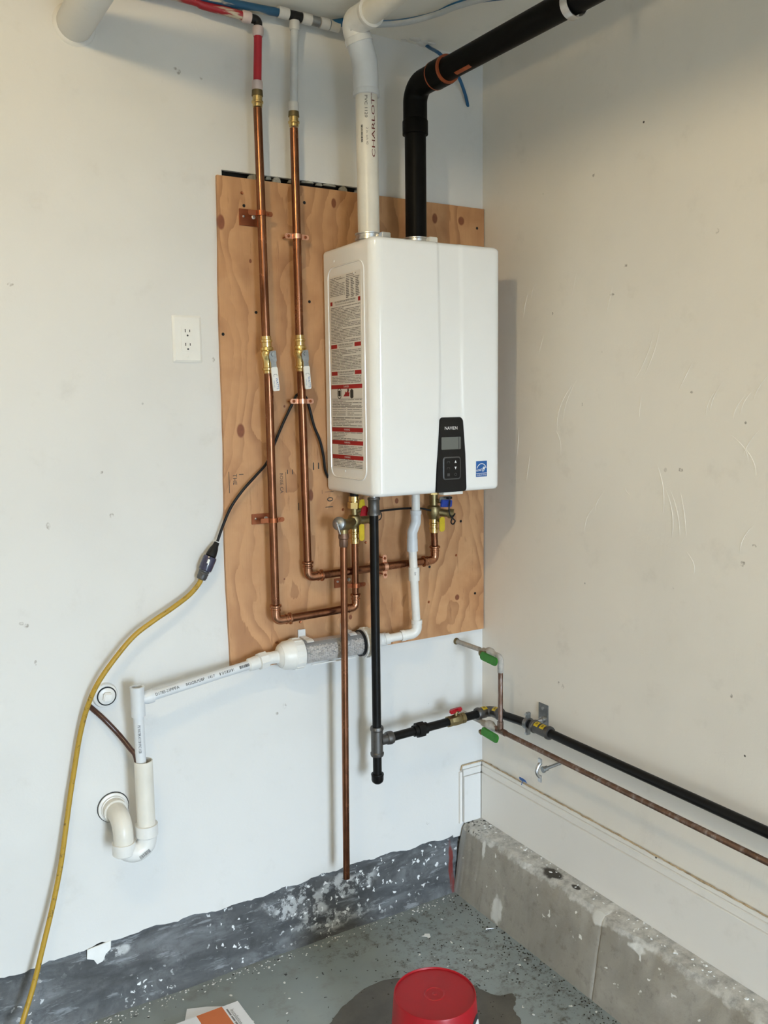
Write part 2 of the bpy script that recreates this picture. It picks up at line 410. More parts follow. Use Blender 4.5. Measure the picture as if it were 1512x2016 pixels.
class MB:
    def __init__(s): s.v = []; s.f = []
    def add(s, vs, fs):
        o = len(s.v); s.v += [V(p) for p in vs]; s.f += [tuple(i + o for i in f) for f in fs]
        return s
    def tube(s, path, r, n=16, cap=True):
        path = [V(p) for p in path]
        k = len(path); rs = r if isinstance(r, (list, tuple)) else [r] * k
        d0, u, w = basis(path[1] - path[0]); vs = []
        for i, p in enumerate(path):
            if i == 0: d = path[1] - path[0]
            elif i == k - 1: d = path[-1] - path[-2]
            else: d = (path[i + 1] - path[i]).normalized() + (path[i] - path[i - 1]).normalized()
            d = d.normalized()
            u = (u - d * u.dot(d)).normalized(); w = d.cross(u)
            for j in range(n):
                a = 2 * PI * j / n
                vs.append(p + (u * math.cos(a) + w * math.sin(a)) * rs[i])
        fs = [(i * n + j, i * n + (j + 1) % n, (i + 1) * n + (j + 1) % n, (i + 1) * n + j) for i in range(k - 1) for j in range(n)]
        if cap: fs += [tuple(range(n - 1, -1, -1)), tuple((k - 1) * n + j for j in range(n))]
        return s.add(vs, fs)
    def lathe(s, p, axis, prof, n=24, phase=0.0):
        p = V(p); d, u, w = basis(axis); vs = []
        for t, r in prof:
            for j in range(n):
                a = 2 * PI * j / n + phase
                vs.append(p + d * t + (u * math.cos(a) + w * math.sin(a)) * max(r, 1e-5))
        k = len(prof)
        fs = [(i * n + j, i * n + (j + 1) % n, (i + 1) * n + (j + 1) % n, (i + 1) * n + j) for i in range(k - 1) for j in range(n)]
        fs += [tuple(range(n - 1, -1, -1)), tuple((k - 1) * n + j for j in range(n))]
        return s.add(vs, fs)
    def ring(s, p, axis, prof, n=24):
        """closed revolved profile (an open ring)"""
        p = V(p); d, u, w = basis(axis); vs = []
        for t, r in prof:
            for j in range(n):
                a = 2 * PI * j / n
                vs.append(p + d * t + (u * math.cos(a) + w * math.sin(a)) * r)
        k = len(prof)
        return s.add(vs, [(i * n + j, i * n + (j + 1) % n, ((i + 1) % k) * n + (j + 1) % n, ((i + 1) % k) * n + j) for i in range(k) for j in range(n)])
    def box(s, lo, hi):
        x0, y0, z0 = lo; x1, y1, z1 = hi
        return s.add([(x0, y0, z0), (x1, y0, z0), (x1, y1, z0), (x0, y1, z0), (x0, y0, z1), (x1, y0, z1), (x1, y1, z1), (x0, y1, z1)],
                     [(0, 3, 2, 1), (4, 5, 6, 7), (0, 1, 5, 4), (1, 2, 6, 5), (2, 3, 7, 6), (3, 0, 4, 7)])
    def obox(s, c, u, v, w, su, sv, sw):
        """box about c with full sizes along unit axes u, v, w"""
        c = V(c); u = V(u).normalized() * su / 2; v = V(v).normalized() * sv / 2; w = V(w).normalized() * sw / 2
        vs = [c + u * a + v * b + w * e for e in (-1, 1) for a, b in ((-1, -1), (1, -1), (1, 1), (-1, 1))]
        return s.add(vs, [(0, 3, 2, 1), (4, 5, 6, 7), (0, 1, 5, 4), (1, 2, 6, 5), (2, 3, 7, 6), (3, 0, 4, 7)])
    def prism(s, poly, o, u, v, w, depth):
        o = V(o); u = V(u); v = V(v); w = V(w).normalized()
        k = len(poly)
        vs = [o + u * a + v * b for a, b in poly] + [o + u * a + v * b + w * depth for a, b in poly]
        fs = [tuple(range(k - 1, -1, -1)), tuple(range(k, 2 * k))] + [(i, (i + 1) % k, k + (i + 1) % k, k + i) for i in range(k)]
        return s.add(vs, fs)
    def sphere(s, c, r, n=16, k=8, sc_=(1, 1, 1)):
        c = V(c); vs = [c + V((0, 0, r * sc_[2]))]
        for i in range(1, k):
            a = PI * i / k
            for j in range(n):
                b = 2 * PI * j / n
                vs.append(c + V((r * sc_[0] * math.sin(a) * math.cos(b), r * sc_[1] * math.sin(a) * math.sin(b), r * sc_[2] * math.cos(a))))
        vs.append(c - V((0, 0, r * sc_[2])))
        fs = [(0, 1 + j, 1 + (j + 1) % n) for j in range(n)]
        fs += [(1 + i * n + j, 1 + (i + 1) * n + j, 1 + (i + 1) * n + (j + 1) % n, 1 + i * n + (j + 1) % n) for i in range(k - 2) for j in range(n)]
        b0 = 1 + (k - 2) * n
        fs += [(b0 + (j + 1) % n, b0 + j, len(vs) - 1) for j in range(n)]
        return s.add(vs, fs)
    def quad(s, a, b, c, d): return s.add([a, b, c, d], [(0, 1, 2, 3)])
    def build(s, name, mat, parent=None, bev=0.0, smooth=35, label=None, seg=2, fix=True):
        off = V((0, 0, 0))
        q = parent
        while q is not None:
            off += q.location; q = q.parent
        me = bpy.data.meshes.new(name)
        me.from_pydata([p - off for p in s.v], [], s.f)
        if fix or bev:
            bm = bmesh.new(); bm.from_mesh(me)
            if bev:
                ed = [e for e in bm.edges if len(e.link_faces) == 2 and e.calc_face_angle(0) > 0.5]
                bmesh.ops.bevel(bm, geom=ed, offset=bev, segments=seg, affect='EDGES', clamp_overlap=True)
            bmesh.ops.recalc_face_normals(bm, faces=bm.faces)
            bm.to_mesh(me); bm.free()
        me.polygons.foreach_set('use_smooth', [True] * len(me.polygons))
        me.set_sharp_from_angle(angle=math.radians(smooth))
        me.materials.append(M[mat] if isinstance(mat, str) else mat)
        o = bpy.data.objects.new(name, me); COL.objects.link(o)
        if parent: o.parent = parent
        if label: o['label'] = label
        return o

def tag(o, label, cat, group=None, kind=None):
    o['label'] = label; o['category'] = cat
    if group: o['group'] = group
    if kind: o['kind'] = kind
    return o
def struct(o, label=None):
    o['kind'] = 'structure'
    if label: o['label'] = label
    return o
def thing(name, loc, label, cat, group=None):
    o = bpy.data.objects.new(name, None); COL.objects.link(o); o.location = loc
    o.empty_display_size = 0.02
    return tag(o, label, cat, group)

def fillet(pts, r, seg=8):
    pts = [V(p) for p in pts]; out = [pts[0]]
    for i in range(1, len(pts) - 1):
        a, b, c = pts[i - 1], pts[i], pts[i + 1]
        d1 = (a - b).normalized(); d2 = (c - b).normalized()
        ang = d1.angle(d2); t = min(r / math.tan(ang / 2), (a - b).length * 0.49, (c - b).length * 0.49) if ang > 1e-3 else r
        rr = t * math.tan(ang / 2)
        cen = b + (d1 + d2).normalized() * (rr / math.sin(ang / 2))
        p0 = b + d1 * t; p1 = b + d2 * t
        e0 = p0 - cen; e1 = p1 - cen; th = e0.angle(e1)
        for k in range(seg + 1):
            q = k / seg
            out.append(cen + (e0 * math.sin((1 - q) * th) + e1 * math.sin(q * th)) / math.sin(th) if th > 1e-4 else p0)
    out.append(pts[-1])
    return out
def spline(pts, sub=10):
    pts = [V(p) for p in pts]; P = [pts[0] * 2 - pts[1]] + pts + [pts[-1] * 2 - pts[-2]]; out = []
    for i in range(1, len(P) - 2):
        for k in range(sub):
            t = k / sub
            out.append(0.5 * ((2 * P[i]) + (P[i + 1] - P[i - 1]) * t + (2 * P[i - 1] - 5 * P[i] + 4 * P[i + 1] - P[i + 2]) * t * t + (3 * P[i] - P[i - 1] - 3 * P[i + 1] + P[i + 2]) * t ** 3))
    out.append(pts[-1])
    return out

def lerp(a, b, t): return V(a) * (1 - t) + V(b) * t
def rrect(w, h, r, seg=5):
    out = []
    for cx, cy, a0 in ((w / 2 - r, h / 2 - r, 0), (-w / 2 + r, h / 2 - r, PI / 2), (-w / 2 + r, -h / 2 + r, PI), (w / 2 - r, -h / 2 + r, 1.5 * PI)):
        for k in range(seg + 1):
            a = a0 + PI / 2 * k / seg
            out.append((cx + r * math.cos(a), cy + r * math.sin(a)))
    return out

def text_verts(s, size, stretch=1.0):
    cu = bpy.data.curves.new('t', 'FONT'); cu.body = s; cu.size = size
    cu.align_x = 'CENTER'; cu.align_y = 'CENTER'; cu.resolution_u = 2
    ob = bpy.data.objects.new('t', cu)
    me = bpy.data.meshes.new_from_object(ob)
    vs = [(v.co.x * stretch, v.co.y) for v in me.vertices]; fs = [tuple(p.vertices) for p in me.polygons]
    bpy.data.objects.remove(ob); bpy.data.curves.remove(cu); bpy.data.meshes.remove(me)
    return vs, fs
def text(name, s, size, o, u, v, mat, parent, stretch=1.0):
    vs, fs = text_verts(s, size, stretch)
    o = V(o); u = V(u).normalized(); v = V(v).normalized()
    b = MB().add([o + u * a + v * c for a, c in vs], fs)
    return b.build(name, mat, parent, fix=False)
def text_cyl(name, s, size, c, axis, out, r, mat, parent, stretch=1.0):
    """lettering wrapped on a pipe: runs along axis, centred at c, facing out"""
    vs, fs = text_verts(s, size, stretch)
    c = V(c); d = V(axis).normalized(); out = V(out); out = (out - d * out.dot(d)).normalized(); t = out.cross(d)
    rr = r + 0.0009
    b = MB().add([c + d * a + (out * math.cos(q / rr) + t * math.sin(q / rr)) * rr for a, q in vs], fs)
    return b.build(name, mat, parent, fix=False)

CAMP = V((-1.79279, -2.35154, 1.65972))
def cyl_bars(name, c, axis, out, r, bars, mat, parent):
    """printed patches on a pipe: bars = (along0, along1, across0, across1)"""
    c = V(c); d = V(axis).normalized(); out = V(out); out = (out - d * out.dot(d)).normalized(); t = out.cross(d); rr = r + 0.0004
    b = MB()
    for a0, a1, q0, q1 in bars:
        k = 4
        for i in range(k):
            e0 = q0 + (q1 - q0) * i / k; e1 = q0 + (q1 - q0) * (i + 1) / k
            f = lambda a, q: c + d * a + (out * math.cos(q / rr) - t * math.sin(q / rr)) * rr
            b.quad(f(a0, e0), f(a1, e0), f(a1, e1), f(a0, e1))
    return b.build(name, mat, parent, fix=False)

COLLAR = [(0, 0.0016), (0.0025, 0.0056), (0.0070, 0.0056), (0.0095, 0.0018), (0.014, 0.0018), (0.0155, 0.0032), (0.0185, 0.0032), (0.020, 0.0018)]
def collar(b, p, d, r, sc_=1.0):
    """press-fit bead and socket starting at p and going along d"""
    b.lathe(p, d, [(0, r * 0.9)] + [(t * sc_, r + e) for t, e in COLLAR] + [(0.020 * sc_, r * 0.9)])
def press_elbow(parent, corner, d1, d2, r, bend, mat):
    corner = V(corner); d1 = V(d1).normalized(); d2 = V(d2).normalized()
    b = MB()
    b.tube(fillet([corner + d1 * bend, corner, corner + d2 * bend], bend * 0.98, 10), r + 0.0015, 20)
    for d in (d1, d2):
        collar(b, corner + d * (bend + 0.016), -d, r)
    return b.build('elbow', mat, parent)
def pipe(parent, a, b, r, mat, n=20, name='pipe'):
    return MB().tube([a, b], r, n).build(name, mat, parent)

# ------------------------------------------------------------------ the setting
# floor
struct(MB().box((ROOM_X0, ROOM_Y0, -0.1), (0.15, 0.15, 0.0)).build('floor', 'floor'), 'grey-green painted concrete garage floor with specks and grime')
struct(MB().box((ROOM_X0, ROOM_Y0, CEIL), (0.15, 0.15, CEIL + 0.1)).build('ceiling', 'ceiling'), 'painted white ceiling above the pipes')
# back wall: drywall sheet with a ragged lower edge and a slot cut above the board
SLOT = ((-0.8807, 0.0000, 2.2969), (-0.4547, 0.0000, 2.2805))
sx0, sx1 = SLOT[0][0], SLOT[1][0]
sz0, sz1 = 2.274, 2.297
b = MB()
xs = [ROOM_X0, -2.6, -2.2, -1.9] + [-1.75 + i * 0.0125 for i in range(131)]
xs = sorted(set([round(x, 4) for x in xs if x < -0.122] + [round(sx0, 4), round(sx1, 4), -0.122, -0.06, 0.0]))
def zb(x):
    if x > -0.1221: return 0.19
    return 0.203 + 0.005 * math.sin(x * 9.1) + 0.003 * math.sin(x * 47) + random.uniform(-0.0025, 0.0025)
zbs = [zb(x) for x in xs]
for i in range(len(xs) - 1):
    x0, x1 = xs[i], xs[i + 1]; z0, z1 = zbs[i], zbs[i + 1]
    ins = x0 >= sx0 - 1e-3 and x1 <= sx1 + 1e-3
    segs = [((z0, z1), (sz0, sz0)), ((sz1, sz1), (CEIL, CEIL))] if ins else [((z0, z1), (CEIL, CEIL))]
    for (a0, a1), (c0, c1) in segs:
        b.quad((x0, 0, a0), (x1, 0, a1), (x1, 0, c1), (x0, 0, c0))
    b.quad((x0, 0, z0), (x0, 0.0127, z0), (x1, 0.0127, z1), (x1, 0, z1))
    if ins:
        b.quad((x0, 0, sz1), (x0, 0.0127, sz1), (x1, 0.0127, sz1), (x1, 0, sz1))
        b.quad((x0, 0, sz0), (x1, 0, sz0), (x1, 0.0127, sz0), (x0, 0.0127, sz0))
b.box((ROOM_X0, 0.07, 0.0), (0.15, 0.15, CEIL))
for xa in (sx0, sx1):
    b.quad((xa, 0, sz0), (xa, 0.07, sz0), (xa, 0.07, sz1), (xa, 0, sz1))
wb = struct(b.build('wall_back', 'wall_back', fix=False), 'white painted back wall with scuffs')
MB().box((sx0 - 0.03, 0.03, sz0 - 0.05), (sx1 + 0.03, 0.069, sz1 + 0.05)).build('slot_shade_block', 'cavity_shade', wb, label='near-black block painted as the shade in the gap above the board')  # solid block; the darkness of the slot is put into its colour
# torn paper and gypsum along the cut
b = MB(); x = sx0 + 0.075
while x < sx1 - 0.01:
    l = random.uniform(0.012, 0.05); h0 = random.uniform(0.006, 0.018)
    z = random.choice([sz0 - 0.002, sz1 - h0 + 0.001, sz1 - h0 + 0.001])
    b.prism([(0, 0), (l, random.uniform(-.002, .002)), (l * 0.9, h0 * random.uniform(.4, 1)), (l * 0.55, h0), (l * 0.1, h0 * 0.6)], (x, 0.010, z), (1, 0, 0), (0, 0, 1), (0, -1, 0), random.uniform(0.006, 0.011))
    x += l * random.uniform(0.7, 1.3)
b.build('torn_edge', 'torn', wb, label='torn grey gypsum edge of the cut')
# broken drywall flap over the stem wall
q = (-1.3106, -0.0040, 0.1792)
MB().prism([(-.030, .024), (.034, .030), (.032, .006), (.018, -.004), (.010, -.022), (-.006, -.026), (-.014, -.010), (-.032, -.002)], (q[0], -0.004, q[2]), (1, 0, 0), (0, 0, 1), (0, 1, 0), 0.005).build('drywall_flap', 'chip', wb, bev=0.0008, label='broken white flake hanging from the ragged edge')

# stem wall under the drywall, slightly battered and rough
b = MB(); nx, nz = 260, 14
grid = []
for j in range(nz + 1):
    for i in range(nx + 1):
        x = ROOM_X0 + (0.02 - ROOM_X0) * i / nx; z = -0.01 + 0.235 * j / nz
        y = 0.012 - 0.020 * (1 - j / nz) + 0.0045 * math.sin(x * 13 + z * 40) * math.sin(z * 31 + x * 5) + random.uniform(-0.0013, 0.0013)
        if j < 2: y -= 0.010 * (2 - j) / 2
        grid.append((x, y, z))
b.add(grid, [(j * (nx + 1) + i, j * (nx + 1) + i + 1, (j + 1) * (nx + 1) + i + 1, (j + 1) * (nx + 1) + i) for j in range(nz) for i in range(nx)])
b.box((ROOM_X0, 0.03, -0.01), (0.02, 0.069, 0.225))
struct(b.build('wall_stem', 'stem', smooth=50), 'dark grey weathered concrete stem wall below the white drywall')

# right wall
wr = struct(MB().box((0, ROOM_Y0, 0.0), (0.15, 0.15, CEIL)).build('wall_right', 'wall_right'), 'cream trowelled plaster right wall')
b = MB()
arcs = [(1110,800,-.05,.16,.5), (1120,790,-.03,.15,.45), (1270,700,.02,.14,.5), (1285,690,.02,.15,.4), (1350,740,.0,.09,.6), (1400,790,-.02,.08,.5), (1410,780,-.02,.09,.5), (1455,800,-.02,.07,.6),
        (1470,790,-.02,.07,.6), (1300,960,.03,.16,-.2), (1330,1010,.02,.14,-.3), (1345,1010,.01,.14,-.2), (1318,1010,.03,.15,-.2), (1160,1020,-.03,.10,.5), (1180,985,-.02,.08,.6),
        (1035,600,-.01,.09,.3), (1050,570,-.01,.06,.4), (1130,560,0,.08,.3), (1200,590,0,.09,.3), (1100,870,.02,.08,-.3), (1235,965,-.02,.03,-.6), (1360,1110,.03,.07,-.4), (1470,1060,-.03,.09,.5),
        (1480,870,-.02,.08,.7), (1500,760,-.02,.08,.7), (1040,920,.0,.10,.2), (1020,870,.0,.10,.1), (1475,905,.03,.09,-.6), (1455,880,.04,.08,-.9), (1260,800,0,.07,.1), (1065,680,0,.07,.4)]
rp = [(px, py) for px, py, *_ in arcs]
ap = [(-0.0000, -0.3893, 1.6506), (0.0000, -0.4104, 1.6651), (0.0000, -0.6950, 1.7804), (0.0000, -0.7203, 1.7920), (0.0000, -0.8286, 1.7234), (0.0000, -0.9071, 1.6599), (0.0000, -0.9214, 1.6719), (0.0000, -0.9866, 1.6473),
      (0.0000, -1.0068, 1.6589), (0.0000, -0.7567, 1.4392), (0.0000, -0.8084, 1.3779), (0.0000, -0.8326, 1.3802), (0.0000, -0.7888, 1.3760), (0.0000, -0.5001, 1.3332), (0.0000, -0.5390, 1.3875),
      (0.0000, -0.2155, 1.9587), (0.0000, -0.2503, 2.0000), (0.0000, -0.4253, 1.9939), (0.0000, -0.5646, 1.9369), (0.0000, -0.3693, 1.5465), (0.0000, -0.6428, 1.4240), (0.0000, -0.8609, 1.2541), (0.0000, -1.0202, 1.3383),
      (0.0000, -1.0243, 1.5651), (0.0000, -1.0456, 1.6930), (0.0000, -0.2326, 1.4642), (-0.0000, -0.1832, 1.5412), (0.0000, -1.0193, 1.5237), (0.0000, -0.9905, 1.5522), (0.0000, -0.6814, 1.6490), (0.0000, -0.2868, 1.8323)]
for (px, py, bow, hl, slope), p in zip(arcs, ap):
    pts = []
    for k in range(9):
        q = k / 4 - 1
        pts.append((0.0006, p[1] - slope * hl * q * 0.5 + bow * (q * q - 0.5) * 0.6, p[2] + hl * q * 0.5))
    b.tube(pts, [0.0003, .0011, .0014, .0016, .0016, .0015, .0013, .0009, .0003], 6)
rdg = b.build('trowel_ridge', 'wall_right', wr); rdg['kind'] = 'stuff'; rdg['label'] = 'raised curved trowel ridges in the plaster'

# concrete curb along the right wall, chipped top edge and a cold joint
b = MB(); ny = 300; prof_n = 9
ys = [-0.006 + (ROOM_Y0 + 0.006) * (i / ny) ** 1.35 for i in range(ny + 1)]
yj = (-0.1000, -0.6712, 0.1275)[1]
ys += [yj - 0.004, yj, yj + 0.004]; ys.sort(reverse=True)
vs = []
for y in ys:
    ch = 0.006 * math.sin(y * 11) + 0.005 * math.sin(y * 29 + 1) + random.uniform(-0.004, 0.004)
    gj = 0.004 if abs(y - yj) < 1e-6 else 0.0
    prof = [(-0.128, -0.01), (-0.126, 0.01), (-0.118, 0.06), (-0.109, 0.12), (-0.099, 0.18), (-0.090 + ch * .5, 0.222), (-0.078 + ch, 0.2385), (-0.055 + ch * .5, 0.241), (0.01, 0.2425)]
    for k, (x, z) in enumerate(prof):
        vs.append((x + gj + (random.uniform(-0.0012, 0.0012) if 0 < k < 6 else 0), y, z + (random.uniform(-0.0012, 0.0012) if 5 < k < 8 else 0)))
nq = len(ys)
fs = [(i * prof_n + k, i * prof_n + k + 1, (i + 1) * prof_n + k + 1, (i + 1) * prof_n + k) for i in range(nq - 1) for k in range(prof_n - 1)]
fs += [tuple(range(prof_n)), tuple((nq - 1) * prof_n + k for k in range(prof_n))]
b.add(vs, fs)
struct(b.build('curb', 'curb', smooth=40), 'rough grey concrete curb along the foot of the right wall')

# trim boards above the curb
t1 = struct(MB().box((-0.019, ROOM_Y0, 0.2415), (0.004, -0.0195, 0.405)).build('trim_1', 'trim', bev=0.001), 'painted trim board above the concrete curb')
MB().box((-0.0130, ROOM_Y0, 0.4052), (0.004, -0.0135, 0.4275)).build('cap_strip', 'trim', t1, bev=0.0012)
MB().box((-0.0080, ROOM_Y0, 0.4277), (0.004, -0.0085, 0.4390)).build('cap_strip', 'trim', t1, bev=0.001)
b = MB(); pts = [(-0.004 + random.uniform(-.0015, .0015), -0.004 - i * 0.012, 0.4405 + random.uniform(-.001, .001)) for i in range(220)]
b.tube(pts, [random.uniform(0.0012, 0.0030) for _ in pts], 8).build('caulk_bead', 'caulk', t1, label='brown grimy caulk line along the trim')
t2 = struct(MB().box((-0.089, -0.019, 0.2415), (-0.0195, 0.004, 0.405)).build('trim_2', 'wall_back', bev=0.001), 'short white trim board in the corner of the back wall')
MB().box((-0.089, -0.013, 0.4052), (-0.0135, 0.004, 0.4275)).build('cap_strip', 'wall_back', t2, bev=0.0012)
MB().box((-0.089, -0.008, 0.4277), (-0.0085, 0.004, 0.4390)).build('cap_strip', 'wall_back', t2, bev=0.001)
MB().box((-0.1005, -0.009, 0.236), (-0.0905, 0.004, 0.420)).build('edge_strip', 'trim', t2, bev=0.001)
MB().tube([(-0.095, -0.004, 0.424), (-0.089, -0.005, 0.4405), (-0.05, -0.006, 0.441), (-0.004, -0.006, 0.4405)], 0.0022, 8).build('caulk_bead', 'caulk', t2)

# the rest of the garage behind the camera
struct(MB().box((ROOM_X0 - 0.1, ROOM_Y0, 0), (ROOM_X0, 0.15, CEIL)).build('wall_left', 'framing'), 'plain left wall')
b = MB()
b.box((ROOM_X0, ROOM_Y0 - 0.12, 0), (DOOR_X0, ROOM_Y0, CEIL)); b.box((DOOR_X1, ROOM_Y0 - 0.12, 0), (0.15, ROOM_Y0, CEIL)); b.box((DOOR_X0, ROOM_Y0 - 0.12, DOOR_H), (DOOR_X1, ROOM_Y0, CEIL))
struct(b.build('wall_front', 'framing'), 'front wall with the open doorway')
struct(MB().box((-30, -40, -0.12), (30, ROOM_Y0 - 0.12, -0.01)).build('ground', 'asphalt'), 'concrete driveway outside')
# ceiling patch and pipe hole
q = (-0.2571, -0.0187, 2.7350)
b = MB()
for k in range(9):
    b.sphere((q[0] + random.uniform(-.05, .05), q[1] + random.uniform(-.018, .018), CEIL + 0.002), random.uniform(0.008, 0.018), 10, 6, (1.4, 0.9, 0.35))
pp = struct(b.build('plaster_patch', 'wall_back'), 'rough white plaster patch on the ceiling by the corner')

# ------------------------------------------------------------------ plywood backer board
PLY_Y = -0.012
board = thing('plywood_board', (-0.455, -0.002, 0.908), 'large knotty plywood backing board behind the water heater', 'board')
b = MB(); zs = [0.9085 + (2.279 - 0.9085) * i / 40 for i in range(41)]
left = [(-0.9055 + 0.004 * math.sin(z * 3.1 + 1) + 0.0022 * math.sin(z * 9) + random.uniform(-.0007, .0007), z) for z in zs]
poly = [(-0.0035, 0.9075), (-0.0035, 2.278)] + left[::-1]
b.prism(poly, (0, -0.0005, 0), (1, 0, 0), (0, 0, 1), (0, -1, 0), 0.0115)
b.build('panel', 'ply', board, smooth=20)
for p, mt in (((-0.8243, -0.0120, 2.2062), 'black_plastic'), ((-0.6407, -0.0120, 2.2330), 'black_plastic'), ((-0.8291, -0.0120, 2.2391), 'copper_strap'), ((-0.6316, -0.0120, 1.9586), 'black_plastic'), ((-0.7976, -0.0120, 1.9215), 'black_plastic'),
          ((-0.8967, -0.0120, 1.8588), 'black_plastic'), ((-0.0316, -0.0120, 2.2164), 'black_plastic'), ((-0.2220, -0.0120, 1.1417), 'black_plastic'), ((-0.2258, -0.0120, 1.0271), 'copper_strap'), ((-0.4570, -0.0120, 1.2425), 'copper_strap'),
          ((-0.0978, -0.0120, 1.2805), 'black_plastic'), ((-0.6852, -0.0120, 1.0251), 'copper_strap'), ((-0.0400, -0.0120, 1.0330), 'black_plastic'), ((-0.1165, -0.0120, 1.1695), 'copper_strap'), ((-0.5346, -0.0120, 1.3501), 'copper_strap')):
    MB().lathe((p[0], PLY_Y + 0.0006, p[2]), (0, -1, 0), [(0, 0.004), (0.0014, 0.0044), (0.002, 0.0036), (0.0012, 0.0016)], 12).build('screw', mt, board)
def stamp(s, p, size, rot=True, st=1.0):
    u, v = ((0, 0, -1), (1, 0, 0)) if rot else ((1, 0, 0), (0, 0, 1))
    text('grade_stamp', s, size, (p[0], PLY_Y - 0.0004, p[2]), u, v, 'black_print', board, st)
stamp('THE', (-0.8766, -0.0120, 1.4590), 0.017)
stamp('BOISE CA', (-0.7342, -0.0120, 1.4411), 0.014)
stamp('0', (-0.5786, -0.0120, 1.3838), 0.030)
for p, w, h in (((-0.8934, -0.0120, 1.4514), .002, .060), ((-0.7197, -0.0120, 1.4418), .0015, .060), ((-0.8565, -0.0120, 1.4723), .015, .002), ((-0.5808, -0.0120, 1.3611), .028, .0025), ((-0.6035, -0.0120, 1.4081), .001, .012), ((-0.5798, -0.0120, 1.4067), .032, .001), ((-0.6811, -0.0120, 1.3695), .003, .022), ((-0.6302, -0.0120, 1.4848), .004, .022), ((-0.6135, -0.0120, 1.4855), .004, .018), ((-0.7140, -0.0120, 1.4724), .003, .012), ((-0.6979, -0.0120, 1.4716), .003, .014)):
    b = MB(); b.quad((p[0] - w / 2, PLY_Y - 0.0004, p[2] - h / 2), (p[0] + w / 2, PLY_Y - 0.0004, p[2] - h / 2), (p[0] + w / 2 * .8, PLY_Y - 0.0004, p[2] + h / 2), (p[0] - w / 2 * .8, PLY_Y - 0.0004, p[2] + h / 2))
    b.build('grade_stamp', 'black_print', board, fix=False)

# ------------------------------------------------------------------ tankless water heater
HX0, HX1, HYB, HYF, HZ0, HZ1 = -0.588, -0.157, -0.022, -0.300, 1.412, 2.102
heater = thing('tankless_water_heater', ((HX0 + HX1) / 2, HYB, HZ0), 'glossy white wall-hung tankless water heater with black control panel', 'water heater')
R_, r2 = 0.030, 0.013
def chan(x, z):
    t = (z - HZ0) / (HZ1 - HZ0)
    xc = -0.338 - 0.004 * t
    half = 0.0355 + 0.016 * max(0, 1 - t / 0.55) ** 1.6 + 0.003 * t
    d = abs(x - xc) - half
    q = min(1, max(0, (d + 0.007) / 0.014))
    return 0.0038 * (1 - q * q * (3 - 2 * q))
out = [((HX0, HYB), (-1, 0)), ((HX0, -0.15), (-1, 0))]
for k in range(9):
    a = PI / 2 * k / 8
    out.append(((HX0 + R_ - R_ * math.cos(a), HYF + R_ - R_ * math.sin(a)), (-math.cos(a), -math.sin(a))))
fx = [HX0 + R_ + (HX1 - HX0 - 2 * R_) * i / 150 for i in range(1, 150)]
out += [((x, HYF), (0, -1)) for x in fx]
for k in range(9):
    a = PI / 2 * (1 - k / 8)
    out.append(((HX1 - R_ + R_ * math.cos(a), HYF + R_ - R_ * math.sin(a)), (math.cos(a), -math.sin(a))))
out += [((HX1, -0.15), (1, 0)), ((HX1, HYB), (1, 0))]
zl = []
for k in range(7):
    a = PI / 2 * k / 6
    zl.append((HZ0 + r2 * (1 - math.sin(PI / 2 - (PI / 2 - a)) ) if False else HZ0 + r2 - r2 * math.cos(a), r2 - r2 * math.sin(a)))
zl += [(HZ0 + r2 + (HZ1 - HZ0 - 2 * r2) * i / 50, 0) for i in range(1, 50)]
for k in range(7):
    a = PI / 2 * (1 - k / 6)
    zl.append((HZ1 - r2 + r2 * math.cos(a), r2 - r2 * math.sin(a)))
b = MB(); no = len(out); vs = []
for z, e in zl:
    for (x, y), (nx_, ny_) in out:
        bulge = -0.004 * max(0, 1 - ((z - (HZ0 + HZ1) / 2) / 0.345) ** 2) * max(0, 1 - ((x + 0.3725) / 0.2155) ** 2) if ny_ < -0.7 else 0
        dy = (chan(x, z) if ny_ < -0.99 else 0) + bulge
        vs.append((x - nx_ * e, y - ny_ * e + dy, z))
fs = [(i * no + j, i * no + j + 1, (i + 1) * no + j + 1, (i + 1) * no + j) for i in range(len(zl) - 1) for j in range(no - 1)]
fs += [(i * no + no - 1, i * no, (i + 1) * no, (i + 1) * no + no - 1) for i in range(len(zl) - 1)]
n0 = len(vs)
vs += [(-0.3725, -0.15, HZ0), (-0.3725, -0.15, HZ1)]
fs += [(n0, (j + 1) % no, j) for j in range(no)]
L0 = (len(zl) - 1) * no
fs += [(n0 + 1, L0 + j, L0 + (j + 1) % no) for j in range(no)]
b.add(vs, fs)
cab = b.build('cabinet', 'enamel', heater, smooth=40)
MB().box((HX0 + 0.05, PLY_Y - 0.0005, HZ1 - 0.06), (HX1 - 0.05, HYB + 0.002, HZ1 - 0.02)).build('wall_bracket', 'steel_dull', heater)
MB().box((HX0 + 0.05, PLY_Y - 0.0005, HZ0 + 0.02), (HX1 - 0.05, HYB + 0.002, HZ0 + 0.05)).build('wall_bracket', 'steel_dull', heater)
# pressed rib around the label on the left side
XS = HX0 - 0.0002
ribp = [V((XS, -0.150 + c, 1.752 + d)) for c, d in rrect(0.206, 0.592, 0.030, 8)]
MB().tube(ribp + ribp[:1], 0.0022, 10, cap=False).build('pressed_rib', 'enamel', cab)
for py_, pz_ in ((-0.085, 2.065), (-0.13, 1.475), (-0.20, 2.018)):
    MB().lathe((XS, py_, pz_), (-1, 0, 0), [(0, 0.003), (0.0015, 0.0028), (0.002, 0.001)], 12).build('rivet', 'enamel', cab)
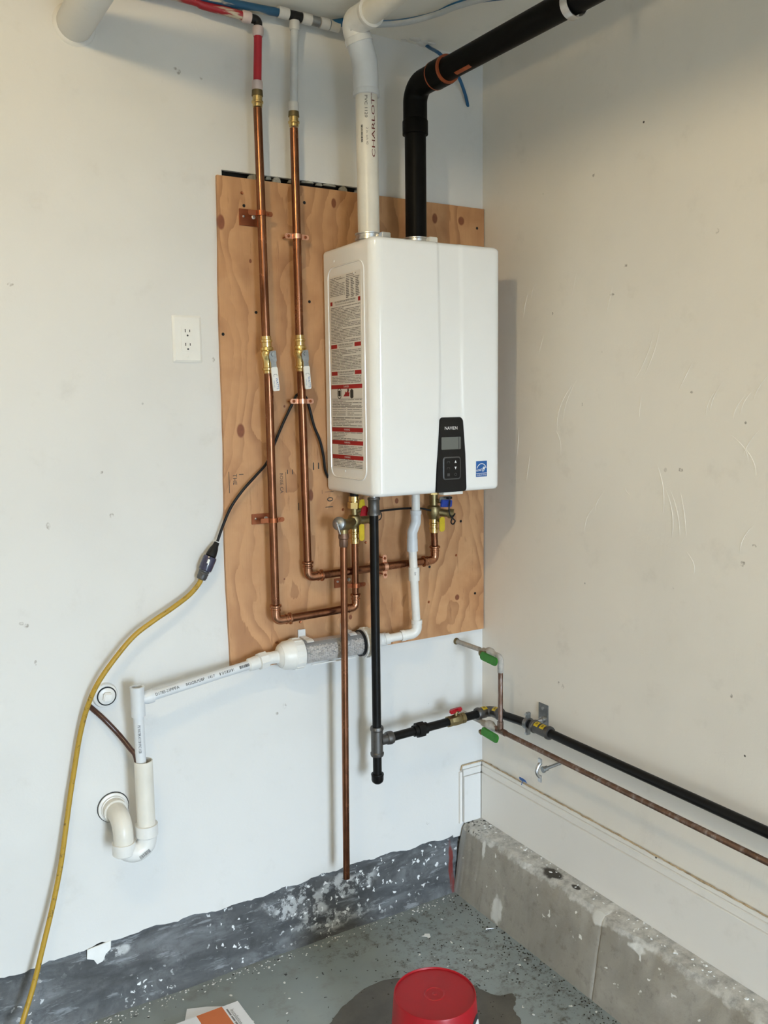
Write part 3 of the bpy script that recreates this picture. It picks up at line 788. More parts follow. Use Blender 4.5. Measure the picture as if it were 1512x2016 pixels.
# warning label
LX = HX0 - 0.0010
ly0, ly1, lz0, lz1 = -0.0575, -0.238, 1.482, 2.023
lab = MB().box((LX, ly1, lz0), (HX0 + 0.0005, ly0, lz1)).build('warning_label', 'label', heater, label='long beige label dense with small print and red bands')
LP = LX - 0.0004
wdt = ly0 - ly1
def lrow(bb, z, a0, a1, h):
    ya, yb = ly0 - wdt * a0, ly0 - wdt * a1
    bb.quad((LP, ya, z - h / 2), (LP, yb, z - h / 2), (LP, yb, z + h / 2), (LP, ya, z + h / 2))
b = MB(); rb = MB(); kb = MB(); gb = MB()
H = lz1 - lz0
def fz(t): return lz1 - H * t      # t = 0 at the top of the label
def para(t0, t1, a0=0.03, a1=0.97, step=0.0078, h=0.0019):
    t = t0
    while t < t1:
        e = a1 if random.random() < 0.72 else a0 + (a1 - a0) * random.uniform(0.35, 0.9)
        x = a0
        while x < e - 0.02:
            l = min(random.uniform(0.06, 0.30), e - x)
            lrow(b, fz(t), x, x + l, h * random.uniform(0.8, 1.05)); x += l + 0.018
        t += step
para(0.012, 0.108, 0.02, 0.50, 0.0082)
para(0.010, 0.03, 0.55, 0.96, 0.009)
for k in range(11):
    for c in range(3): lrow(b, fz(0.036 + k * 0.0085), 0.54 + c * 0.15, 0.54 + c * 0.15 + random.uniform(0.07, 0.12), 0.0028)
para(0.163, 0.345)
para(0.380, 0.485); para(0.520, 0.552)
para(0.640, 0.672); para(0.680, 0.726, 0.03, 0.47, 0.0095); para(0.680, 0.726, 0.52, 0.97, 0.0095); para(0.734, 0.780)
para(0.810, 0.850); para(0.874, 0.925, 0.20, 0.97); para(0.950, 0.992)
for t in (0.634, 0.675, 0.731, 0.783): lrow(b, fz(t), 0.0, 1.0, 0.0008)
sm_ = b.build('small_print', 'grey_print', lab, fix=False); sm_['kind'] = 'stuff'
def red_band(t, a0, a1, h):
    bb = MB(); lrow(bb, fz(t), a0, a1, h); bb.build('red_band', 'red_print', lab, fix=False)
for t, a0, a1, h in ((0.140, .02, .09, .011), (0.140, .91, .98, .011), (0.362, .02, .22, .011), (0.362, .78, .98, .011), (0.502, .02, .22, .011), (0.502, .78, .98, .011), (0.572, 0, 1, .0115), (0.795, 0, 1, .0115), (0.862, 0, 1, .0115), (0.938, 0, 1, .0115)): red_band(t, a0, a1, h)
def ltext(s, t, a, size, mat, st=1.0): text('lettering', s, size, (LP - 0.0003, ly0 - wdt * a, fz(t)), (0, -1, 0), (0, 0, 1), mat, lab, st)
ltext('FOR YOUR SAFETY READ BEFORE OPERATING', 0.136, 0.5, 0.0074, 'black_print', 0.78)
ltext('POUR VOTRE SECURITE LIRE AVANT DE METTRE EN MARCHE', 0.149, 0.5, 0.0050, 'black_print', 0.8)
ltext('OPERATING INSTRUCTIONS', 0.357, 0.5, 0.0074, 'black_print', 0.9); ltext('INSTRUCTIONS DE MISE EN MARCHE', 0.369, 0.5, 0.0055, 'black_print', 0.85)
ltext('TO TURN OFF GAS TO APPLIANCE', 0.497, 0.5, 0.0070, 'black_print', 0.85); ltext('COMMENT COUPER L\'ADMISSION DE GAZ', 0.509, 0.5, 0.0053, 'black_print', 0.8)
ltext('DANGER', 0.572, 0.5, 0.0075, 'white_print')
for t in (0.795, 0.862, 0.938): ltext('WARNING', t, 0.5, 0.0072, 'white_print')
# pictograms: struck-out can, flames, heater
b = MB()
def disc2(bb, a, t, r, r_in=0.0, k=18):
    c = (ly0 - wdt * a, fz(t))
    p = [(c[0] + r * math.cos(2 * PI * i / k), c[1] + r * 1.15 * math.sin(2 * PI * i / k)) for i in range(k)]
    if r_in:
        q = [(c[0] + r_in * math.cos(2 * PI * i / k), c[1] + r_in * 1.15 * math.sin(2 * PI * i / k)) for i in range(k)]
        for i in range(k):
            j = (i + 1) % k
            bb.quad((LP, *p[i]), (LP, *p[j]), (LP, *q[j]), (LP, *q[i]))
    else: bb.add([(LP, *e) for e in p], [tuple(range(k))])
disc2(b, 0.27, 0.606, 0.0135, 0.0112)
lrow(b, fz(0.606), 0.23, 0.31, 0.016)
b.build('pictogram', 'black_print', lab, fix=False); b = MB()
b.add([(LP, ly0 - wdt * a, fz(t)) for a, t in ((0.62, 0.592), (0.67, 0.584), (0.72, 0.592), (0.72, 0.628), (0.67, 0.634), (0.62, 0.628))], [(0, 1, 2, 3, 4, 5)])
disc2(b, 0.555, 0.591, 0.0045)
b.build('pictogram', 'black_print', lab, fix=False)
MB().add([(LP - 0.0002, ly0 - wdt * a, fz(t)) for a, t in ((0.40, 0.622), (0.45, 0.608), (0.47, 0.596), (0.51, 0.602), (0.54, 0.590), (0.57, 0.603), (0.60, 0.600), (0.59, 0.622))], [tuple(range(8))]).build('pictogram', 'red_print', lab, fix=False)
# control panel
ctl = thing_panel = None
FP = HYF - 0.0035
cp = [(-0.3815, 1.6245 - 0.010), (-0.3775, 1.6215), (-0.371, 1.6245), (-0.309, 1.6245), (-0.3025, 1.6215), (-0.2985, 1.6145), (-0.2905, 1.52), (-0.2870, 1.4250), (-0.2880, 1.4165), (-0.2925, 1.4135), (-0.3890, 1.4135), (-0.3930, 1.4165), (-0.3935, 1.4250), (-0.3890, 1.52)]
cp.sort(key=lambda p: math.atan2(p[1] - 1.52, p[0] + 0.34))
panel = MB().prism(cp, (0, -0.292, 0), (1, 0, 0), (0, 0, 1), (0, -1, 0), -FP - 0.292).build('control_panel', 'keypad', heater, bev=0.002, label='black tapered control panel with screen and keypad')
P0 = (-0.3747, -0.3035, 1.5693); P1 = (-0.3084, -0.3035, 1.5343)
MB().prism(rrect(P1[0] - P0[0], P0[2] - P1[2], 0.002), ((P0[0] + P1[0]) / 2, FP + 0.001, (P0[2] + P1[2]) / 2), (1, 0, 0), (0, 0, 1), (0, -1, 0), 0.0015).build('screen', 'lcd', panel)
MB().box((P1[0] - 0.008, FP - 0.0012, P1[2] + 0.001), (P1[0] - 0.0065, FP, P0[2] - 0.001)).build('screen_divider', 'keypad_rim', panel)
K0 = (-0.3699, -0.3035, 1.5137); K1 = (-0.3086, -0.3035, 1.4489)
kc = ((K0[0] + K1[0]) / 2, FP, (K0[2] + K1[2]) / 2); kw, kh = K1[0] - K0[0], K0[2] - K1[2]
o1 = rrect(kw, kh, 0.008, 6); i1 = rrect(kw - 0.0075, kh - 0.0075, 0.006, 6)
b = MB(); n1 = len(o1)
for i in range(n1):
    j = (i + 1) % n1
    b.quad((kc[0] + o1[i][0], FP, kc[2] + o1[i][1]), (kc[0] + o1[j][0], FP, kc[2] + o1[j][1]), (kc[0] + i1[j][0], FP - 0.0012, kc[2] + i1[j][1]), (kc[0] + i1[i][0], FP - 0.0012, kc[2] + i1[i][1]))
pad = b.build('keypad_rim', 'keypad_rim', panel, fix=False)
FT = FP - 0.0009
text('lettering', 'NAVIEN', 0.0125, ((-0.3420, -0.3040, 1.5939)[0], FT, (-0.3420, -0.3040, 1.5939)[2]), (1, 0, 0), (0, 0, 1), 'white_print', panel, 1.0)
b = MB()
for sx in (1,):
    x = kc[0] + kw * 0.20
    for z, d in ((kc[2] + kh * 0.28, 1), (kc[2] + kh * 0.0, -1)):
        b.add([(x - 0.0036, FT, z - 0.0036 * d), (x + 0.0036, FT, z - 0.0036 * d), (x, FT, z + 0.0042 * d)], [(0, 1, 2)])
b.build('arrow_button', 'white_print', pad, fix=False)
b = MB()
xl = kc[0] - kw * 0.20
for z in (kc[2] + kh * 0.28, kc[2] + kh * 0.02):
    b.quad((xl - 0.005, FT, z), (xl + 0.005, FT, z), (xl + 0.005, FT, z + 0.0012), (xl - 0.005, FT, z + 0.0012))
    b.quad((xl - 0.005, FT, z - 0.004), (xl - 0.0038, FT, z - 0.004), (xl - 0.0038, FT, z), (xl - 0.005, FT, z)); b.quad((xl + 0.0038, FT, z - 0.004), (xl + 0.005, FT, z - 0.004), (xl + 0.005, FT, z), (xl + 0.0038, FT, z))
b.ring((kc[0] + kw * 0.2, FT - 0.0002, kc[2] - kh * 0.28), (0, -1, 0), [(0, 0.0030), (0, 0.0044), (0.0002, 0.0044), (0.0002, 0.0030)], 16)
b.box((xl - 0.0045, FT - 0.0003, kc[2] - kh * 0.28 - 0.004), (xl + 0.0045, FT, kc[2] - kh * 0.28 + 0.004))
b.build('button_symbol', 'keypad_rim', pad, fix=False)
# white foot under the panel and energy sticker
MB().box((-0.365, -0.300, 1.4055), (-0.298, -0.275, 1.4135)).build('foot', 'white_plastic', heater, bev=0.001)
E0 = (-0.2525, -0.2995, 1.4970); E1 = (-0.2130, -0.2995, 1.4517)
ew, eh = E1[0] - E0[0], E0[2] - E1[2]
ey = HYF - 0.0012
st = MB().box((E0[0], ey, E1[2]), (E1[0], HYF + 0.0035, E0[2])).build('energy_sticker', 'blue_print', heater, label='small blue energy label with a white arc')
ex, ez = (E0[0] + E1[0]) / 2, (E0[2] + E1[2]) / 2
b = MB()
for i in range(16):
    a0, a1 = PI * (0.08 + 0.84 * i / 16), PI * (0.08 + 0.84 * (i + 1) / 16)
    pa = lambda a, r: (ex + r * math.cos(a), ey - 0.0004, ez - eh * 0.06 + r * 1.05 * math.sin(a))
    b.quad(pa(a0, ew * 0.40), pa(a1, ew * 0.40), pa(a1, ew * 0.45), pa(a0, ew * 0.45))
b.box((E0[0] + 0.001, ey - 0.0004, E1[2] + eh * 0.205), (E1[0] - 0.001, ey, E1[2] + eh * 0.235))
sp_ = []
for i in range(10):
    r = 0.0062 if i % 2 == 0 else 0.0026; a = PI / 2 + PI * i / 5
    sp_.append((ex + ew * 0.22 + r * math.cos(a), ey - 0.0004, ez + eh * 0.05 + r * math.sin(a)))
b.add(sp_, [tuple(range(10))])
b.build('emblem', 'white_print', st, fix=False)
text('lettering', 'energy', 0.0135, (ex - ew * 0.10, ey - 0.0005, ez - eh * 0.04), (1, 0, 0.12), (0, 0, 1), 'white_print', st, 0.85)
text('lettering', 'ENERGY STAR', 0.0058, (ex, ey - 0.0005, E1[2] + eh * 0.10), (1, 0, 0), (0, 0, 1), 'white_print', st, 0.95)

# vent collars on top
VW = (-0.5165, -0.160); VB = (-0.3600, -0.160)
for (x, y), lb in ((VW, 'steel clamp collar under the white vent pipe'), (VB, 'steel clamp collar under the black vent pipe')):
    c = MB().lathe((x, y, HZ1 - 0.003), (0, 0, 1), [(0, 0.044), (0.006, 0.044), (0.008, 0.0375), (0.014, 0.0360), (0.016, 0.0385), (0.021, 0.0385), (0.022, 0.036), (0.030, 0.036), (0.031, 0.039), (0.034, 0.039), (0.035, 0.0340), (0.0353, 0.0320)], 32).build('vent_collar', 'steel', heater, label=lb)
    MB().box((x + 0.012, y - 0.052, HZ1 + 0.006), (x + 0.040, y - 0.030, HZ1 + 0.030)).build('clamp_lug', 'white_plastic' if x > -0.4 else 'steel', c, bev=0.002)
# connection stubs under the cabinet
MB().lathe((-0.5272, -0.07, HZ0 + 0.004), (0, 0, -1), [(0, 0.016), (0.012, 0.016), (0.012, 0.013), (0.020, 0.013)]).build('water_stub', 'black_plastic', heater)
MB().lathe((-0.2366, -0.06, HZ0 + 0.004), (0, 0, -1), [(0, 0.016), (0.010, 0.016), (0.010, 0.013), (0.016, 0.013)]).build('water_stub', 'brass', heater)
MB().lathe((-0.490, -0.12, HZ0 + 0.004), (0, 0, -1), [(0, 0.019), (0.012, 0.019), (0.012, 0.0134), (0.022, 0.0134)]).build('gas_stub', 'steel', heater)
for px_ in (-0.445, -0.25):
    MB().lathe((px_, -0.20, HZ0 + 0.002), (0, 0, -1), [(0, 0.006), (0.007, 0.006), (0.009, 0.003)], 10).build('drain_screw', 'steel', heater)
MB().box((-0.468, -0.135, HZ0 - 0.016), (-0.445, -0.11, HZ0 + 0.002)).build('knob', 'black_plastic', heater, bev=0.003)

# ------------------------------------------------------------------ ceiling lamp (lights the room, just above the frame)
lamp = thing('ceiling_lamp', (LAMP[0], LAMP[1], CEIL), 'bare bulb in a white ceiling lampholder', 'lamp')
MB().lathe((LAMP[0], LAMP[1], CEIL), (0, 0, -1), [(0, 0.055), (0.008, 0.055), (0.014, 0.035), (0.04, 0.024), (0.055, 0.022)], 28).build('lampholder', 'white_plastic', lamp)
MB().sphere((LAMP[0], LAMP[1], LAMP[2]), 0.045, 20, 12).build('bulb', 'bulb', lamp)

# ------------------------------------------------------------------ copper lines, valves, clamps
RC = 0.0118
def ball_valve(parent, top, bot, piv, hend, hlab):
    """press-end ball valve between top and bot (along the pipe), lever from piv to hend"""
    top, bot = V(top), V(bot); d = (bot - top).normalized(); L = (bot - top).length
    r = RC
    k = L / 0.115
    prof = [(0, r), (0, r + .002), (.010, r + .002), (.012, r + .005), (.018, r + .005), (.020, r + .0025), (.033, r + .0025), (.035, r + .006), (.043, r + .007), (.045, r + .004), (.052, r + .0075), (.062, r + .0075), (.070, r + .004), (.080, r + .002), (.090, r + .002), (.097, r + .0025), (.099, r + .005), (.105, r + .005), (.107, r + .002), (.115, r + .002), (.115, r)]
    v = MB().lathe(top, d, [(t * k, q) for t, q in prof], 24).build('valve_body', 'brass', parent)
    piv, hend = V(piv), V(hend)
    MB().lathe((piv.x, top.y, piv.z), (0, -1, 0), [(0, 0.008), (-(piv.y - top.y) - 0.003, 0.008), (-(piv.y - top.y) - 0.003, 0.0035), (-(piv.y - top.y) + 0.006, 0.0035)], 16).build('valve_stem', 'brass', v)
    hd = (hend - piv).normalized(); sd = V((0, 1, 0)).cross(hd).normalized()
    lv = MB().prism([(-0.010, -0.010), (0.016, -0.010), (0.022, -0.0075), (0.040, -0.0085), (0.040, 0.0085), (0.022, 0.0075), (0.012, 0.011), (0.0, 0.012), (-0.010, 0.006)], piv, hd, sd, (0, -1, 0), 0.0025).build('lever', 'steel_dull', v, bev=0.0006)
    MB().lathe(piv, (0, -1, 0), [(0, 0.0062), (0.0075, 0.0062), (0.0075, 0.003)], 6).build('nut', 'steel_dull', v)
    hl = (hend - piv).length
    g = MB().prism([(a + (hl + 0.034) / 2, c) for a, c in rrect(hl - 0.034, 0.0185, 0.004)], piv + V((0, 0.002, 0)), hd, sd, (0, -1, 0), 0.0065).build('grip', 'white_plastic', v, bev=0.001, label=hlab)
    gy = piv + V((0, -0.0049, 0))
    text('lettering', 'WATTS', 0.0098, gy + hd * (0.040 + (hl - 0.040) * 0.66) - sd * 0.003, hd, -sd, 'blue_print', g, 0.95)
    text('lettering', 'watts.com', 0.0042, gy + hd * (0.040 + (hl - 0.040) * 0.66) + sd * 0.0052, hd, -sd, 'blue_print', g, 1.1)
    b = MB(); q = gy + hd * 0.054
    b.obox(q, hd, sd, (0, -1, 0), 0.001, 0.009, 0.0003); b.obox(q + hd * 0.003 + sd * 0.0045, hd, sd, (0, -1, 0), 0.006, 0.001, 0.0003); b.obox(q + hd * 0.003 - sd * 0.0045, hd, sd, (0, -1, 0), 0.006, 0.001, 0.0003)
    b.build('mark', 'grey_print', g)

def brass_adapter(parent, pex_end, cu_end, r):
    """bronze ring and brass press socket between pex and copper"""
    a, c = V(pex_end), V(cu_end); d = (c - a).normalized(); L = (c - a).length
    MB().lathe(a, d, [(0, r * .8), (0, r + .0025), (L * .34, r + .0035), (L * .36, r)], 20).build('crimp_ring', 'bronze', parent)
    MB().lathe(a + d * L * .34, d, [(0, r), (0, r + .0012), (L * .28, r + .0012), (L * .32, r + .004), (L * .42, r + .004), (L * .46, r + .0012), (L * .66, r + .0012), (L * .66, r * .9)], 20).build('press_socket', 'brass', parent)

# --- hot water line: left copper pipe
C1 = -0.060
hot = thing('hot_water_pipe', (-0.7876, -0.0600, 1.0595), 'left copper pipe fed by red tubing with white-handled shutoff valve', 'pipe')
a0 = (-0.7966, -0.0600, 2.4514); v0 = (-0.7908, -0.0600, 1.8529); v1 = (-0.7863, -0.0600, 1.7520); c0 = (-0.7839, -0.0600, 1.0516); c1 = (-0.5277, -0.0700, 1.0604); c2 = (-0.5275, -0.0700, 1.2592)
pipe(hot, a0, v0, RC, 'copper'); pipe(hot, v1, V(c0) + (V(v1) - V(c0)).normalized() * 0.045, RC, 'copper')
ball_valve(hot, v0, v1, (-0.7867, -0.0920, 1.8016), (-0.7783, -0.0920, 1.7026), 'white lever grip with blue lettering')
d01 = (V(c1) - V(c0)).normalized()
press_elbow(hot, c0, V(v1) - V(c0), d01, RC, 0.032, 'copper_fit')
pipe(hot, V(c0) + d01 * 0.045, V(c1) - d01 * 0.040, RC, 'copper')
press_elbow(hot, c1, -d01, (0, 0, 1), RC * 0.9, 0.026, 'copper_fit')
pipe(hot, V(c1) + V((0, 0, 0.036)), c2, RC * 0.92, 'copper')
p0 = (-0.7891, -0.0600, 2.6413); p1 = (-0.7959, -0.0600, 2.4967)
brass_adapter(hot, p1, (-0.7965, -0.0600, 2.4540), RC)
red = MB().tube([(-0.7887, -0.0600, 2.6554), (-0.7960, -0.0600, 2.4916)], 0.0108, 20).build('red_tube', 'pex_red', hot, label='red plastic tube drop')
for a, c in (((-0.7886, -0.0600, 2.6579), (-0.7894, -0.0600, 2.6336)), ((-0.7951, -0.0600, 2.5200), (-0.7959, -0.0600, 2.4954))):
    MB().lathe(a, V(c) - V(a), [(0, .010), (0, .0138), (.003, .0146), ((V(c) - V(a)).length - .006, .0146), ((V(c) - V(a)).length, .0125), ((V(c) - V(a)).length, .010)], 20).build('pex_ring', 'pex_ring', hot)
tb = (-0.7881, -0.0600, 2.6745)
MB().tube(fillet([(-0.7887, -0.0600, 2.6554), tb, V(tb) + V((-0.030, 0, 0.002))], 0.012, 8), 0.0115, 18).build('elbow_fitting', 'black_plastic', hot)
q0 = V(tb) + V((-0.022, 0, 0.0015)); q1 = V(tb) + V((-0.046, 0, 0.002))
MB().lathe(q0, q1 - q0, [(0, .010), (0, .0146), (.003, .0150), (.020, .0150), (.024, .0125), (.024, .010)], 20).build('pex_ring', 'pex_ring', hot)
MB().tube(spline([V(tb) + V((-0.040, 0, 0.002)), (-0.8612, -0.0550, 2.6805), (-0.9350, -0.0500, 2.6858), (-1.0081, -0.0500, 2.6924), (-1.5, -0.05, 2.695), (ROOM_X0 + 0.01, -0.05, 2.70)], 8), 0.0112, 16).build('ceiling_run', 'pex_red_paint', hot, label='red tube along the ceiling, half painted over')

# --- cold water line: right copper pipe
C2 = -0.048
cold = thing('cold_water_pipe', (-0.6756, -0.0480, 1.1738), 'right copper pipe fed by milky tubing with white-handled shutoff valve', 'pipe')
a0 = (-0.6849, -0.0480, 2.4186); v0 = (-0.6829, -0.0480, 1.8597); v1 = (-0.6808, -0.0480, 1.7590); c0 = (-0.6729, -0.0480, 1.1644); c1 = (-0.2337, -0.0600, 1.1730); c2 = (-0.2360, -0.0600, 1.2641)
pipe(cold, a0, v0, RC, 'copper'); pipe(cold, v1, V(c0) + (V(v1) - V(c0)).normalized() * 0.045, RC, 'copper')
ball_valve(cold, v0, v1, (-0.6824, -0.0800, 1.8062), (-0.6754, -0.0800, 1.7082), 'white lever grip with blue lettering')
d01 = (V(c1) - V(c0)).normalized()
press_elbow(cold, c0, V(v1) - V(c0), d01, RC, 0.032, 'copper_fit')
pipe(cold, V(c0) + d01 * 0.045, V(c1) - d01 * 0.045, RC, 'copper')
press_elbow(cold, c1, -d01, (0, 0, 1), RC, 0.030, 'copper_fit')
pipe(cold, V(c1) + V((0, 0, 0.040)), c2, RC * 0.95, 'copper')
brass_adapter(cold, (-0.6844, -0.0480, 2.4626), (-0.6848, -0.0480, 2.4226), RC)
MB().tube([(-0.6755, -0.0480, 2.6908), (-0.6844, -0.0480, 2.4573)], 0.0110, 20).build('milky_tube', 'pex_white', cold, label='milky translucent tube drop')
for a, c in (((-0.6753, -0.0480, 2.6987), (-0.6763, -0.0480, 2.6750)), ((-0.6838, -0.0480, 2.4867), (-0.6845, -0.0480, 2.4613))):
    L = (V(c) - V(a)).length
    MB().lathe(a, V(c) - V(a), [(0, .010), (0, .0138), (.003, .0146), (L - .006, .0146), (L, .0125), (L, .010)], 20).build('pex_ring', 'pex_ring_w', cold)
tt = V((-0.6742, -0.0480, 2.7126))
bt = MB(); bt.tube([tt + V((-0.023, 0, 0)), tt + V((0.023, 0, 0))], 0.0125, 18); bt.tube([tt, (-0.6754, -0.0480, 2.6961)], 0.0118, 18)
bt.build('tee_fitting', 'black_plastic', cold)
for x0, x1, mt, rr in ((-0.050, -0.020, 'pex_ring_w', .0150), (0.020, 0.048, 'pex_ring_w', .0150), (0.046, 0.073, 'steel_dull', .0130), (0.076, 0.103, 'pex_ring_w', .0150), (0.106, 0.134, 'pex_ring_w', .0146)):
    MB().lathe(tt + V((x0, 0, -x0 * 0.02)), (1, 0, -0.02), [(0, .010), (0, rr), (x1 - x0, rr), (x1 - x0, .010)], 20).build('coupling' if mt == 'steel_dull' else 'pex_ring', mt, cold)
MB().tube(spline([tt + V((-0.045, 0, 0)), (-0.7943, -0.0500, 2.7073), (-0.8813, -0.0550, 2.7037), (-0.9647, -0.0600, 2.7026), (-1.6, -0.07, 2.715), (ROOM_X0 + 0.01, -0.07, 2.715)], 8), 0.0115, 16).build('ceiling_run', 'pex_blue', cold, label='blue tube along the ceiling, streaked with paint')
MB().tube(spline([tt + V((0.10, 0, -0.002)), (-0.4918, -0.0600, 2.7309), (-0.4290, -0.0800, 2.7336), (-0.3674, -0.1300, 2.7348), (-0.3186, -0.2100, 2.7373), (-0.2871, -0.3200, 2.7333), (-0.12, -0.60, 2.715), (-0.05, -1.1, 2.715)], 8), 0.0110, 16).build('ceiling_run', 'pex_blue_clean', cold, label='blue tube curving across the ceiling towards the right wall')
MB().tube(spline([(-0.5224, -0.0850, 2.7053), (-0.4442, -0.1050, 2.7150), (-0.3867, -0.1600, 2.7137), (-0.3393, -0.2400, 2.7157), (-0.3168, -0.3600, 2.7058), (-0.16, -0.66, 2.705), (-0.09, -1.1, 2.705)], 8), 0.0075, 14).build('ceiling_run', 'pex_white', cold)

# --- clamps
def hex_screw(b, p, r=0.005, h=0.004, d=(0, -1, 0)):
    b.lathe(p, d, [(0, r), (h, r), (h, r * .5)], 6)
def standoff_clamp(label, lo, hi, c, r, s1, s2):
    """copper-plated plate on the board plus a hinged strap round the pipe at c"""
    t = thing('pipe_clamp', (lo[0], PLY_Y, lo[2]), label, 'clamp', 'copper plated brackets of the hot pipe')
    x0, x1 = lo[0], hi[0]; z0, z1 = min(lo[2], hi[2]), max(lo[2], hi[2])
    MB().box((x0, PLY_Y - 0.0045, z0), (x1, PLY_Y - 0.0002, z1)).build('plate', 'copper_strap', t, bev=0.0008)
    b = MB(); c = V(c)
    b.ring(c - V((0, 0, 0.0065)), (0, 0, 1), [(0, r + .0002), (0, r + .0025), (.013, r + .0025), (.013, r + .0002)], 24)
    b.build('strap', 'copper_strap', t)
    MB().prism([(a + 0.008, q) for a, q in rrect(0.030, 0.013, 0.006)], c + V((r, 0.001, 0)), (1, 0, 0), (0, 0, 1), (0, -1, 0), 0.0022).build('ear', 'copper_strap', t)
    MB().prism([(a - 0.010, q) for a, q in rrect(0.030, 0.013, 0.003)], c + V((-r, 0.001, 0)), (1, 0, 0), (0, 0, 1), (0, -1, 0), 0.0022).build('ear', 'copper_strap', t)
    for p, rr in ((s1, .0034), (s2, .0055)):
        b = MB(); b.lathe((p[0], PLY_Y - 0.0004, p[2]), (0, -1, 0), [(0, rr * .6), (0.0042, rr * .6), (0.0042, rr), (0.007, rr), (0.0085, rr * .5)], 12)
        b.build('screw', 'steel', t)
    b = MB(); b.lathe(c + V((r + 0.012, 0.0, 0)), (0, 1, 0), [(-.005, .0042), (0.002, .0042), (0.002, .0022), (-PLY_Y * 0 + (PLY_Y - c.y) - 0.0002, .0022)], 12)
    b.build('screw', 'copper_strap', t)
standoff_clamp('upper copper bracket clamping the left pipe above its valve', (-0.8397, -0.0165, 2.1529), (-0.7832, -0.0165, 2.1973), (-0.7956, -0.0600, 2.1799), RC, (-0.8284, -0.0160, 2.1768), (-0.7994, -0.0160, 2.1769))
standoff_clamp('lower copper bracket clamping the left pipe below the black cord', (-0.8301, -0.0165, 1.3280), (-0.7768, -0.0165, 1.3575), (-0.7847, -0.0600, 1.3421), RC, (-0.8193, -0.0160, 1.3446), (-0.7880, -0.0160, 1.3436))
standoff_clamp('copper bracket behind the thin discharge pipe near the bottom elbows', (-0.5697, -0.0165, 1.1136), (-0.5219, -0.0165, 1.1426), (-0.5273, -0.0700, 1.1271), RC * 0.95, (-0.5604, -0.0160, 1.1327), (-0.5218, -0.0160, 1.1346))
def strap_clamp(label, c, side, axis, r):
    """bright two-eared strap round a pipe"""
    c = V(c); side = V(side).normalized(); axis = V(axis).normalized()
    t = thing('pipe_strap', (c.x, PLY_Y, c.z), label, 'clamp', 'bright copper straps of the cold pipe')
    MB().ring(c - axis * 0.0065, axis, [(0, r + .0002), (0, r + .0022), (.013, r + .0022), (.013, r + .0002)], 24).build('band', 'copper_new', t)
    for s in (-1, 1):
        MB().prism([(a, q) for a, q in rrect(0.028, 0.014, 0.006)], c + side * s * (r + 0.011) + V((0, 0.001, 0)), side, axis, (0, -1, 0), 0.002).build('ear', 'copper_new', t)
        p = c + side * s * (r + 0.014)
        MB().lathe(p, (0, 1, 0), [(-.0042, .0030), (-.003, .0042), (-.001, .0042), (0, .0022), ((PLY_Y - c.y) - 0.0003, .0022)], 12).build('screw', 'copper_strap', t)
ax2 = (V(v1) - V(a0)).normalized()
strap_clamp('bright copper strap on the right pipe above its valve', (-0.6836, -0.0480, 2.1299), (1, 0, 0), ax2, RC)
strap_clamp('bright copper strap on the right pipe just below the valve handle', (-0.6798, -0.0480, 1.6745), (1, 0, 0), ax2, RC)
cs = lerp(c0, c1, 0.587)
strap_clamp('bright copper strap on the horizontal pipe run beside the black gas pipe', cs, d01.cross(V((0, 1, 0))), d01, RC)

# ------------------------------------------------------------------ isolation valves and relief valve under the heater
iv = thing('isolation_valve', (-0.5272, -0.07, 1.27), 'brass service valve with red and yellow handles under the heater', 'valve')
x, y = -0.5272, -0.070
MB().lathe((x, y, 1.3945), (0, 0, -1), [(0, .012), (0, .0165), (.014, .0165), (.015, .013), (.018, .013)], 20).build('union_end', 'brass', iv)
MB().lathe((x, y, 1.3770), (0, 0, -1), [(0, .015), (0, .020), (.018, .020), (.018, .013)], 6).build('union_nut', 'brass', iv)
MB().lathe((x, y, 1.3600), (0, 0, -1), [(0, .012), (.020, .0115), (.024, .018), (.032, .021), (.048, .021), (.056, .016), (.062, .0155)], 20).build('body', 'brass_dull', iv)
MB().lathe((x, y, 1.3000), (0, 0, -1), [(0, .010), (0, .0145), (.010, .0145), (.012, .0165), (.016, .0165), (.018, .0135), (.028, .0135), (.029, .0160), (.033, .0160), (.034, .0135), (.046, .0135), (.046, .010)], 20).build('press_end', 'brass', iv)
MB().lathe((x, y, 1.322), (1, 0, 0), [(0, .013), (.05, .012), (.05, .014), (.062, .014), (.062, .006)], 18).build('side_port', 'brass_dull', iv)
MB().tube([(x, y, 1.322), (x - 0.055, y - 0.045, 1.318)], 0.0125, 18).build('relief_port', 'brass_dull', iv)
h = MB().prism(rrect(0.017, 0.050, 0.007), (-0.5202, -0.0980, 1.2894), (1, 0, 0), (0, 0, 1), (0, -1, 0), 0.004).build('drain_handle', 'yellow_plastic', iv, bev=0.001, label='yellow handle')
MB().tube([(x, y, 1.292), ((-0.5201, -0.0980, 1.2984))], 0.0055, 10).build('handle_stem', 'brass_dull', iv)
MB().prism([(-.016, -.014), (.016, -.014), (.016, .004), (.004, .016), (-.008, .014)], (-0.5080, -0.0950, 1.3515), (1, 0, 0), (0, 0, 1), (0, -1, 0), 0.006).build('shutoff_handle', 'red_plastic', iv, bev=0.0015, label='red handle')
MB().prism([(-.012, -.012), (.010, -.012), (.006, .014), (-.008, .012)], (-0.5122, -0.0880, 1.3723), (1, 0, 0), (0, 0, 1), (0, -1, 0), 0.006).build('purge_handle', 'yellow_plastic', iv, bev=0.0015, label='yellow handle')
MB().tube([(x, y, 1.345), (-0.5067, -0.0900, 1.3600)], 0.006, 10).build('handle_stem', 'brass_dull', iv)
lp = [V((-0.4535, -0.0850, 1.3329)) + V((0.011 * math.sin(a * PI / 6), 0.0, 0.014 * math.cos(a * PI / 6))) for a in range(13)]
MB().tube(lp, 0.0016, 8).build('cap_tether', 'black_plastic', iv)

